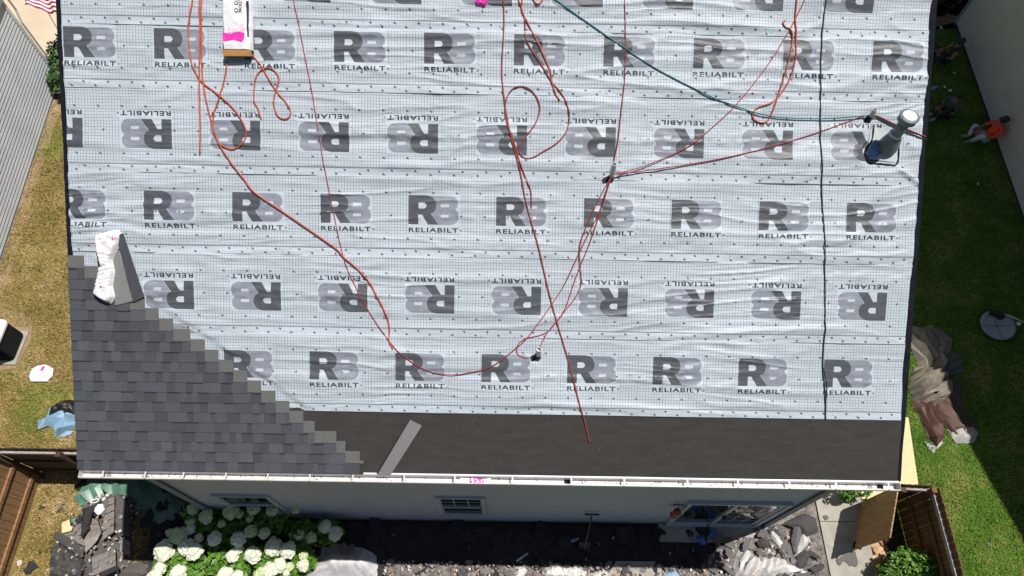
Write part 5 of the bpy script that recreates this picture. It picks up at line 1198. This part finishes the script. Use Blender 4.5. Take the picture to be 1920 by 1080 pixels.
# shovel leaning against the wall
def shovel():
    p = np.array([1.84, -.10, .0]); top = np.array([1.87, WALLY-.06, 1.05]); bot = np.array([1.79, -.33, .08]); t = thing('shovel', tuple(bot*[1, 1, 0]), 'shovel with a T shaped handle leaning against the back wall', 'shovel')
    mb = MB(); mb.tube([bot+[0, 0, .25], top], .014, 8); mb.build('shaft', m_stem, t, True)
    mb = MB(); mb.tube([top-[.14, 0, -.01], top+[.14, 0, .01]], .018, 8); mb.build('handle', m_blk, t, True)
    mb = MB(); mb.hexa([bot+[-.11, -.05, 0], bot+[.11, -.05, 0], bot+[.11, .10, .30], bot+[-.11, .10, .30]], [bot+[-.11, -.055, .005], bot+[.11, -.055, .005], bot+[.11, .095, .305], bot+[-.11, .095, .305]]); mb.build('blade', m_blk, t)
shovel()
def lantern():
    x, y, z = 3.30, WALLY-.05, 1.70; t = thing('wall_feeder', (x, y, z-.2), 'small red brown hanging feeder on the back wall left of the patio door', 'feeder'); mr = mat('red_plastic', (.26, .035, .02), rough=.4)
    mb = MB(); mb.tube([(x, y+.04, z+.33), (x, y-.09, z+.33), (x, y-.1, z+.25)], .006, 6); mb.tube([(x-.1, y-.01, z+.34), (x+.1, y-.01, z+.34)], .008, 6); mb.build('hook', m_black, t)
    mb = MB(); mb.tube([(x, y-.1, z+.24), (x, y-.1, z+.18), (x, y-.1, z+.14), (x, y-.1, z+.13)], [.02, .075, .03, .03], 10); mb.build('roof', mr, t)
    mb = MB(); mb.tube([(x, y-.1, z+.13), (x, y-.1, z-.06), (x, y-.1, z-.10)], [.055, .06, .075], 10); mb.build('body', mr, t)
lantern()

# ------------------------------------------------------------------ tarps
m_green = mat('green_tarp', (.075, .165, .12), (.13, .25, .185), 5, .4, fine=(30, .15)); m_tan = mat('tan_tarp', (.17, .145, .115), (.25, .22, .175), 6, .6, spec=.35, fine=(30, .1)); m_brown = mat('brown_tarp', (.075, .036, .026), (.11, .055, .04), 6, .6, spec=.35); m_gtarp = mat('silver_tarp', (.36, .34, .32), (.44, .42, .40), 6, .6, spec=.35)
m_wt = mat('white_poly', (.50, .49, .49), (.62, .61, .60), 4, .4, fine=(20, .08))
folded('tarp', [(140, 935), (150, 920), (165, 897), (190, 893), (245, 892), (300, 900), (350, 945), (330, 985), (300, 985), (252, 945), (240, 944), (212, 930), (190, 938), (165, 945), (152, 950)], m_green, 2.2, (.10, .32), .10, .02, .03, label='green tarp spread under the rubble pile at the lower left', cat='tarp')
gcloth('tarp', [(96, 1090), (96, 1062), (104, 1066), (108, 1090)], m_green, 'corner of green tarp at the left foot of the rubble pile', 'tarp', amp=.05, sc=.2, dome=.02, step=.04, z0=.03, sd=72)
tp = thing('tarp', tuple(G(1745, 720)), 'crumpled tan and brown tarp with silver hems heaped along the right roof edge', 'tarp')
m_dkt = mat('dark_tarp', (.085, .09, .10), (.12, .13, .145), 8, .55); m_dbt = mat('dark_brown_tarp', (.05, .035, .035), (.07, .05, .05), 6, .6)
folded('spread_flap', [(1784, 703), (1798, 712), (1806, 735), (1810, 765), (1830, 790), (1834, 812), (1820, 808), (1796, 775), (1778, 745), (1770, 720)], m_dbt, 1.9, (.12, .4), .05, .01, parent=tp)
folded('dark_flap', [(1755, 660), (1775, 655), (1800, 665), (1806, 685), (1804, 700), (1780, 703), (1762, 695)], m_dkt, .4, (.10, .3), .10, .05, parent=tp)
folded('brown_fold', [(1706, 745), (1720, 752), (1748, 752), (1752, 770), (1768, 800), (1768, 822), (1755, 838), (1742, 832), (1733, 806), (1724, 782), (1708, 762)], m_brown, 1.75, (.065, .22), .15, .05, parent=tp)
folded('brown_fold', [(1745, 752), (1775, 742), (1782, 745), (1790, 770), (1805, 795), (1828, 806), (1800, 822), (1784, 812), (1768, 800), (1756, 780)], m_brown, 2.1, (.07, .25), .12, .05, parent=tp)
folded('silver_hem', [(1732, 828), (1742, 832), (1755, 838), (1766, 820), (1767, 832), (1750, 850), (1740, 842)], m_gtarp, .2, (.08, .2), .04, .015, parent=tp)
folded('silver_hem', [(1774, 806), (1790, 802), (1824, 801), (1834, 814), (1824, 831), (1792, 833)], m_gtarp, .3, (.08, .22), .09, .05, parent=tp)
folded('tan_fold', [(1706, 612), (1738, 614), (1768, 619), (1778, 638), (1782, 660), (1770, 672), (1755, 690), (1735, 700), (1720, 690), (1708, 660), (1702, 640)], m_tan, 1.9, (.085, .30), .17, .08, parent=tp)
folded('tan_fold', [(1738, 640), (1756, 645), (1768, 665), (1766, 690), (1772, 705), (1755, 712), (1744, 690), (1740, 665)], m_tan, 1.5, (.055, .3), .26, .18, parent=tp)
folded('tan_fold', [(1712, 690), (1745, 688), (1770, 700), (1786, 718), (1784, 742), (1765, 758), (1735, 760), (1712, 750), (1703, 732), (1706, 712)], m_tan, .35, (.065, .22), .20, .12, parent=tp)
folded('tan_fold', [(1708, 735), (1740, 742), (1784, 730), (1784, 748), (1745, 766), (1716, 760)], m_tan, .2, (.06, .4), .16, .12, parent=tp)
gcloth('plastic_sheet', [(600, 1020), (640, 1019), (690, 1021), (708, 1030), (720, 1046), (716, 1060), (716, 1095), (555, 1095), (568, 1078), (580, 1055), (596, 1040)], m_wt, 'pale plastic sheet spread right of the hydrangea at the bottom', 'plastic sheet', amp=.16, sc=.5, dome=.25, step=.035, z0=.02, sd=81, fine=.25, stretch=(.7, 1.3), ang=.7, edge=.4)
for px, fl in zip(([(642, 1030), (652, 1022), (660, 1030), (656, 1044), (648, 1046), (643, 1040)], [(655, 1036), (668, 1024), (672, 1030), (668, 1044), (660, 1046)], [(616, 1040), (622, 1042), (624, 1047), (618, 1047)]), ('largest grey shingle flake on top of the pale plastic sheet', 'narrow grey flake right of the largest one on the plastic sheet', 'tiny dark flake on the left part of the plastic sheet')):
    gcloth('shingle_scrap', px, m_sc[1], fl, 'shingle scrap', amp=.02, sc=.2, dome=0, step=.03, z0=.38, rag=.012, sd=82)['group'] = 'flakes on the plastic sheet'

# ------------------------------------------------------------------ rubble pile at the lower left
def z3(L, z=.1): return [(80+x/5.4, 880+y/5.4) for x, y in L]
def old_shingle(q, rows, cols, z, label, m):
    # a torn strip of three-tab shingles: separate tabs with open slots
    P = [G(*p, z)[:2] for p in z3(q)]; t = thing('old_shingle', (*np.mean(P, 0), z-.03), label, 'shingle')
    P = [np.array(p) for p in P]
    def at(a, b): return (P[0]*(1-a)+P[1]*a)*(1-b)+(P[3]*(1-a)+P[2]*a)*b
    mb = MB(); e = .01; q_ = [at(0, 0), at(1, 0), at(1, 1), at(0, 1)]; mb.hexa([(*p, z-.012) for p in q_], [(*p, z-.004) for p in q_]); mb.build('felt_backing', m_scd, t)
    for i in range(cols):
        for j in range(rows):
            a0, a1, b0, b1 = i/cols+.004, (i+1)/cols-.004, j/rows+.001, (j+1)/rows-.013*(1+(i*3+j) % 2)
            dz = random.uniform(0, .012); mb = MB(); c = [at(a0, b0), at(a1, b0), at(a1, b1), at(a0, b1)]
            tz = [random.uniform(0, .02) for _ in c]
            mb.hexa([(*p, z+k) for p, k in zip(c, tz)], [(*p, z+.006+dz*.3+k) for p, k in zip(c, tz)]); mb.build('shingle_tab', m, t)
o = cloth('debris_layer', [tuple(G(*p)[:2]) for p in z3([(100, 1130), (90, 800), (160, 730), (200, 560), (400, 450), (420, 380), (640, 260), (720, 240), (925, 250), (910, 940), (1100, 930), (1100, 1130)])], [m_sc[5]], amp=.14, sc=.4, dome=.10, step=.04, z0=.02, rag=.02, sd=90, edge=.25, fine=.35); tag(o, 'heaped dark base of the shingle pile at the lower left', 'debris', kind='stuff')
old_shingle([(620, 310), (730, 280), (725, 640), (615, 720)], 5, 3, .33, 'long grey strip of old shingle tabs along the right side of the pile', m_sc[0])
old_shingle([(470, 480), (560, 520), (600, 640), (430, 730)][0:4], 3, 3, .30, 'tilted patch of old shingle tabs in the middle of the pile', m_sc[0])
old_shingle([(200, 640), (400, 560), (450, 790), (240, 700)], 2, 4, .27, 'old shingle tabs under the plywood offcut on the pile', m_sc[0])
old_shingle([(430, 720), (600, 640), (540, 740), (440, 850)], 2, 3, .31, 'small dark edged shingle patch at the centre of the pile', m_sc[3])
old_shingle([(500, 900), (740, 800), (745, 980), (520, 1080)], 3, 4, .29, 'wide patch of old shingle tabs at the bottom of the pile', m_sc[0])
old_shingle([(800, 690), (890, 740), (890, 880), (780, 840)], 2, 2, .25, 'worn shingle piece at the right edge of the pile', m_sc[3])
old_shingle([(330, 480), (400, 470), (400, 640), (310, 560)], 2, 2, .25, 'small shingle corner left of the dark rolled felt', m_sc[1])
for q, z, amp, m_, nm, lab, cat in (
    ([(140, 625), (350, 735), (425, 820), (395, 900), (320, 850), (105, 690)], .33, .02, m_sc[2], 'shingle_scrap', 'straight dark shingle strip at the left end of the pile', 'shingle scrap'),
    ([(405, 400), (560, 345), (525, 400), (470, 560), (480, 590), (400, 700), (385, 660), (405, 560)], .42, .10, m_scd, 'felt_roll', 'dark rolled felt standing in the middle of the pile', 'roofing felt'),
    ([(90, 800), (200, 755), (400, 880), (440, 960), (380, 1110), (90, 1110)], .20, .16, m_dfl, 'felt_sheet', 'rounded black felt sheet at the lower left of the pile', 'roofing felt'),
    ([(740, 260), (800, 250), (920, 330), (910, 640), (850, 660), (760, 700), (735, 640)], .20, .14, m_sc[5], 'felt_sheet', 'dark felt sheet between the old shingle strip and the shadow', 'roofing felt'),
    ([(570, 1050), (760, 965), (780, 1010), (620, 1085), (575, 1090)], .36, .02, m_sc[4], 'shingle_scrap', 'black shingle strip at the very bottom of the pile', 'shingle scrap'),
    ([(190, 540), (270, 508), (280, 570), (305, 582), (290, 622), (192, 650)], .36, .004, m_ply, 'plywood_offcut', 'pale plywood offcut on the left side of the pile', 'plywood'),
    ([(520, 385), (560, 350), (610, 350), (632, 405), (600, 440), (565, 470), (520, 430)], .40, .05, m_wrap, 'paper_scrap', 'white crumpled paper on top of the pile', 'paper'),
    ([(280, 500), (310, 480), (340, 500), (325, 530), (290, 550)], .30, .05, m_green, 'tarp_scrap', 'small teal tarp scrap beside the plywood offcut', 'tarp'),
    ([(330, 205), (350, 160), (395, 95), (455, 90), (460, 130), (420, 180), (345, 220)], .03, .06, m_scd, 'felt_scrap', 'dark felt scrap on the grass above the green tarp', 'roofing felt'),
    ([(620, 500), (560, 420), (640, 300), (670, 290), (640, 420)], .36, .05, m_sc[1], 'shingle_scrap', 'grey bent scrap behind the white paper', 'shingle scrap'),
    ([(340, 500), (380, 460), (400, 500), (385, 540), (345, 545)], .30, .05, m_sc[4], 'felt_scrap', 'dark crumpled felt beside the teal scrap', 'roofing felt')):
    o = cloth(nm, [tuple(G(*p, z)[:2]) for p in z3(q)], m_, amp=amp, sc=.2, dome=amp*.5, step=.03, z0=z, rag=.0 if amp < .03 else .01, sd=int(q[0][0]), edge=.06); tag(o, lab, cat)
chips([(-8.6, -1.3), (-8.5, .2), (-8.0, .55), (-7.1, .6), (-7.1, -1.3)], 330, 'pale grit and straw strewn over the shingle pile at the lower left', .28)
mb = MB(); c = G(80+528/5.4, 880+320/5.4, .40); mb.tube([c+np.array([.075*math.cos(a), .035*math.sin(a)+.02*math.cos(a), 0]) for a in np.linspace(0, 6.2832, 17)], .013, 6, cap=False); o = mb.build('plastic_ring', m_wrap, None, True); tag(o, 'white oval plastic ring lying on the green tarp', 'ring')
for x, y, s, mm, lab in ((80, 953, .055, m_scd, 'black shingle flake on the grass nearest the left fence'), (121, 945, .055, m_scd, 'dark flake upper right of a close pair on the grass'), (114, 954, .06, m_scd, 'dark flake lower left of a close pair on the grass'), (75, 974, .045, m_sc[2], 'grey flake on the grass between fence and plywood offcut'), (76, 1036, .04, m_scd, 'small dark square flake low on the left grass'), (62, 1062, .12, m_sc[4], 'largest dark felt strip on the grass at the bottom left'), (39, 1056, .06, m_wrap, 'white crumpled paper on the grass by the left fence'), (156, 908, .08, m_scd, 'dark flake just under the left end of the gutter')):
    p = G(x, y); o = scrap_mesh(p[0], p[1], .03, s*1.3, mm, name='shingle_scrap' if mm is not m_wrap else 'paper_scrap'); tag(o, lab, 'shingle scrap' if mm is not m_wrap else 'paper')
# tools behind the right fence panel
for k, (x, y, a) in enumerate(((1728, 926, .5), (1738, 932, -.8))):
    p = G(x, y, .3); mb = MB(); mb.tube([(p[0]+.10*math.cos(t_), p[1]+.06*math.sin(t_)+.02*math.sin(2*t_+a), .3+.01*math.sin(3*t_)) for t_ in np.linspace(0, 6.28, 17)], .012, 6, cap=False); mb.tube([(p[0], p[1], .3), (p[0], p[1], .0)], .01, 6); o = mb.build('hose_coil', m_wrap if k else m_hose, None, True); tag(o, ('white' if k else 'orange')+' coil hung in the dark fence corner', 'coil')
# right lawn: satellite dish
def dish():
    c = G(1868, 612, .12); t = thing('satellite_dish', (c[0], c[1], 0), 'old grey satellite dish lying face up on the shaded lawn', 'satellite dish'); n = 28; V = []; F = []
    nr = 6
    for i in range(nr+1):
        r = i/nr
        for k in range(n): a = 2*math.pi*k/n; V.append((c[0]+.40*r*math.cos(a), c[1]+.37*r*math.sin(a), .06+.07*r*r+.10*r*math.sin(a+.5)*.4+.06))
    for i in range(nr):
        for k in range(n): F.append((i*n+k, i*n+(k+1) % n, (i+1)*n+(k+1) % n, (i+1)*n+k))
    o = mk('reflector', V, F, mat('dish_grey', (.30, .33, .38), (.34, .37, .42), 5, .6), t, smooth=True); o.modifiers.new('s', 'SOLIDIFY').thickness = .008
    for a in (0, math.pi/2):
        mb = MB(); mb.tube([(c[0]+r*.39*math.cos(a), c[1]+r*.36*math.sin(a), .145+.07*r*r) for r in np.linspace(-1, 1, 9)], .004, 5); mb.build('seam', m_black, t)
    p = G(1868, 588, .25); mb = MB(); mb.box(tuple(p), (.28, .12, .10), [[.95, .3, 0], [-.3, .95, 0], [0, 0, 1]]); mb.box((p[0]+.1, p[1]-.05, .22), (.12, .14, .14)); mb.build('mount_bracket', m_blk, t)
    a, b = G(1888, 590, .28), G(1920, 604, .34); mb = MB(); mb.tube([a, b], .018, 8); mb.build('feed_arm', m_galv, t, True)
    q = G(1908, 606, .33); mb = MB(); mb.tube([q, q+[.02, -.05, .04]], .035, 12); mb.build('feed_horn', m_vinyl, t, True)
dish()
for x, y, lab, mm, s in ((1764, 54, 'small white litter far up the shaded side lawn', m_wrap, .05), (1788, 138, 'white litter slip between the two resting men and the wall', m_wrap, .05), (1770, 164, 'folded white paper beside the man in grey', m_wrap, .06), (1780, 171, 'narrow white stick below the folded paper', m_wrap, .05), (1832, 346, 'tiny white speck on the middle of the shaded lawn', m_wrap, .03), (1852, 1020, 'small grey flake on the sunny lawn by the right fence', m_sc[1], .05)):
    p = G(x, y); o = scrap_mesh(p[0], p[1], .04, s*1.4, mm, name='litter'); tag(o, lab, 'litter')
stick((1747, 167), (1757, 163), .045, m_blue, 'water_bottle', 'light blue water bottle on the shaded lawn by the roof edge', 'bottle', z=.06, cap=m_vinyl)

# ------------------------------------------------------------------ people
m_skin = mat('skin', (.26, .13, .08), (.30, .155, .10), 30, .55); m_shoe = mat('shoe', (.22, .22, .22), rough=.7); m_hair = mat('hair', (.015, .012, .01), rough=.7)
def person(joints, bones, cols, mats, label, hat=None, loc=None):
    names = list(joints); idx = {n: i for i, n in enumerate(names)}; P = np.array([joints[n][0] for n in names], float); org = np.array([*P[:, :2].mean(0), 0]) 
    me = bpy.data.meshes.new('b'); me.from_pydata((P-org).tolist(), [(idx[a], idx[b]) for a, b in bones], [])
    o = bpy.data.objects.new('b', me); COL.objects.link(o)
    sk = o.modifiers.new('skin', 'SKIN'); sk.use_smooth_shade = True
    if not me.skin_vertices: me.skin_vertices.new()
    for i, n in enumerate(names):
        r = joints[n][1]; me.skin_vertices[0].data[i].radius = r if isinstance(r, tuple) else (r, r); me.skin_vertices[0].data[i].use_root = (n == 'pelvis')
    o.modifiers.new('sub', 'SUBSURF').levels = 2
    dg = bpy.context.evaluated_depsgraph_get(); m2 = bpy.data.meshes.new_from_object(o.evaluated_get(dg)); bpy.data.objects.remove(o)
    V = np.array([v.co[:] for v in m2.vertices])+org; F = [tuple(p.vertices) for p in m2.polygons]; MI = []
    seg = [(P[idx[a]], P[idx[b]], cols.get((a, b), cols.get(b, 0))) for a, b in bones]
    for f in F:
        c = V[list(f)].mean(0); best = (1e9, 0)
        for a, b, k in seg:
            ab = b-a; t = np.clip((c-a)@ab/(ab@ab), 0, 1); dd_ = np.linalg.norm(c-(a+t*ab))
            if dd_ < best[0]: best = (dd_, k)
        MI.append(best[1])
    V[:, 2] = np.maximum(V[:, 2], .005)
    o = mk('person', V, F, mats, None, MI, True); tag(o, label, 'person')
    return o
def hand(J, B, C, side, w_, d, k):
    w_ = np.array(w_); d = np.array(d)/np.linalg.norm(d); s = np.cross(d, [0, 0, 1.0]); s = s/(np.linalg.norm(s)+1e-6)
    J['palm'+side] = (w_+d*.06, (.03, .018)); B.append(('wrist'+side, 'palm'+side)); C['palm'+side] = k
    for i, (o_, l) in enumerate(((-.03, .06), (-.01, .075), (.01, .078), (.03, .06))):
        a = w_+d*.09+s*o_; b_ = a+d*l*.6-np.array([0, 0, .008]); c_ = b_+d*l*.3-np.array([0, 0, .02])
        for nm, q, r in (('a', a, .010), ('b', b_, .009), ('c', c_, .008)): J['f%s%d%s' % (side, i, nm)] = (q, r); C['f%s%d%s' % (side, i, nm)] = k
        B.append(('palm'+side, 'f%s%da' % (side, i))); B.append(('f%s%da' % (side, i), 'f%s%db' % (side, i))); B.append(('f%s%db' % (side, i), 'f%s%dc' % (side, i)))
    a = w_+d*.035+s*.035; b_ = a+d*.03+s*.025; J['t%sa' % side] = (a, .011); J['t%sb' % side] = (b_, .009); B.append(('wrist'+side, 't%sa' % side)); B.append(('t%sa' % side, 't%sb' % side)); C['t%sa' % side] = k; C['t%sb' % side] = k
def sitter(base, yaw, label, shirt, pants, cap=None, kneez=.45, splay=.2, lean=.12, scale=1.0, hair=m_hair, shoe=m_shoe, legs='up', armdown=False, sleeve=True):
    # seated on the ground; +x is the way the person faces before turning by yaw
    c, s = math.cos(yaw), math.sin(yaw); base = np.array(base, float)
    def T(x, y, z): return base+np.array([x*c-y*s, x*s+y*c, z])*scale
    J = {}; B = []; C = {}
    def j(n, x, y, z, r, k, par=None):
        J[n] = (T(x, y, z), tuple(q*scale for q in r) if isinstance(r, tuple) else r*scale); C[n] = k
        if par: B.append((par, n))
    j('pelvis', 0, 0, .12, (.15, .115), 1); j('waist', -lean*.35, 0, .30, (.135, .10), 0, 'pelvis'); j('chest', -lean*.8, 0, .48, (.165, .115), 0, 'waist'); j('neckb', -lean*1.0, 0, .60, (.09, .075), 0, 'chest'); j('neck', -lean*.85, 0, .655, .052, 2, 'neckb'); j('head', -lean*.7, 0, .74, (.078, .085), 2, 'neck'); j('crown', -lean*.75, 0, .83, (.075, .088), 3, 'head')
    for sd_, n in ((1, 'L'), (-1, 'R')):
        j('sh'+n, -lean*.95, sd_*.18, .565, .062, 0, 'neckb'); j('el'+n, -lean*.2+.08, sd_*.25, .36, .042, 0 if sleeve else 2, 'sh'+n)
        j('wrist'+n, .26, sd_*.12, .33 if not armdown else .2, .027, 2, 'el'+n)
        hand(J, B, C, n, J['wrist'+n][0], T(.36, sd_*.04, .30)-T(.26, sd_*.12, .33), 2)
        j('hip'+n, .05, sd_*.10, .12, .10, 1, 'pelvis')
        if legs == 'up': j('knee'+n, .34, sd_*(.12+splay), kneez*(1 if sd_ > 0 else .8), .082, 1, 'hip'+n); j('ankle'+n, .40, sd_*(.08+splay*.1), .09, .055, 1, 'knee'+n); j('toe'+n, .60, sd_*(.09+splay*.2), .05, (.05, .04), 4, 'ankle'+n)
        else: j('knee'+n, .43, sd_*(.12+splay), .16, .06, 1, 'hip'+n); j('ankle'+n, .82, sd_*.14, .07, .042, 1, 'knee'+n); j('toe'+n, .90, sd_*.16, .14, (.04, .035), 4, 'ankle'+n)
    p = person(J, B, C, [shirt, pants, m_skin, hair, shoe], label)
    hc = T(-lean*.7, 0, .78)
    mb = MB(); nose = T(-lean*.7+.098*1.0, 0, .755); mb.tube([T(-lean*.7+.07, 0, .785), nose, T(-lean*.7+.075, 0, .745)], [.006, .014, .008], 6); mb.build('nose', m_skin, p, True)
    mb = MB()
    for sd_ in (1, -1): mb.tube([T(-lean*.7+.079, sd_*.032, .785), T(-lean*.7+.087, sd_*.032, .785)], .009, 6)
    mb.build('eyes', m_interior, p, True)
    mb = MB(); mb.tube([T(-lean*.7+.082, -.022, .722), T(-lean*.7+.088, .0, .720), T(-lean*.7+.082, .022, .722)], .005, 6); mb.build('mouth', mat('lip', (.2, .07, .06), rough=.6), p, True)
    for sd_ in (1, -1): mb = MB(); mb.tube([T(-lean*.7-.01, sd_*.078, .80), T(-lean*.7-.012, sd_*.094, .775), T(-lean*.7, sd_*.082, .745)], [.008, .014, .008], 6); mb.build('ear', m_skin, p, True)
    if cap:
        bm = bmesh.new(); bmesh.ops.create_uvsphere(bm, u_segments=18, v_segments=9, radius=1)
        V = np.array([v.co[:] for v in bm.verts]); V[:, 2] = np.maximum(V[:, 2], -.1); F = [tuple(v.index for v in f.verts) for f in bm.faces]; bm.free()
        W = np.array([T(-lean*.75+q[0]*.112, q[1]*.098, .825+q[2]*.10) for q in V]); k = mk('cap', W, F, cap, p, smooth=True)
        mb = MB(); n = 9; A = [(-lean*.75+.09*1+.075*math.sin(math.pi*i/(n-1)), .08*math.cos(math.pi*i/(n-1))) for i in range(n)]
        mb.hexa([T(a, b, .815) for a, b in A], [T(a, b, .823) for a, b in A]); mb.build('cap_brim', cap, k)
    return p
m_redsh = mat('red_shirt', (.90, .07, .03), (.95, .09, .04), 12, .8); m_gpant = mat('grey_trousers', (.50, .55, .58), (.56, .61, .64), 12, .85); m_dcap = mat('dark_cap', (.03, .032, .03), rough=.8)
m_gsh = mat('grey_green_shirt', (.05, .075, .075), (.06, .085, .085), 12, .85); m_dpant = mat('dark_trousers', (.018, .018, .026), rough=.85); m_dsh = mat('black_shirt', (.02, .02, .022), rough=.85)
b = G(1830, 256, .12); sitter((WX(b[1])-.36, b[1]-.02, 0), math.pi+.05, 'seated man in red long sleeved shirt, grey trousers and dark cap against the wall', m_redsh, m_gpant, m_dcap, splay=.12, lean=.16, kneez=.46)
b = G(1776, 212, .12); sitter((b[0], b[1], 0), math.pi+.25, 'seated man in a grey green shirt and dark trousers on the shaded lawn', m_gsh, m_dpant, None, splay=.08, lean=-.05, kneez=.5, sleeve=True)
b = G(1772, 112, .12); sitter((b[0]+.05, b[1], 0), math.pi-.1, 'seated man in black with bare forearms farthest up the side lawn', m_dsh, m_dpant, m_dcap, splay=.15, lean=.05, kneez=.45, sleeve=False)
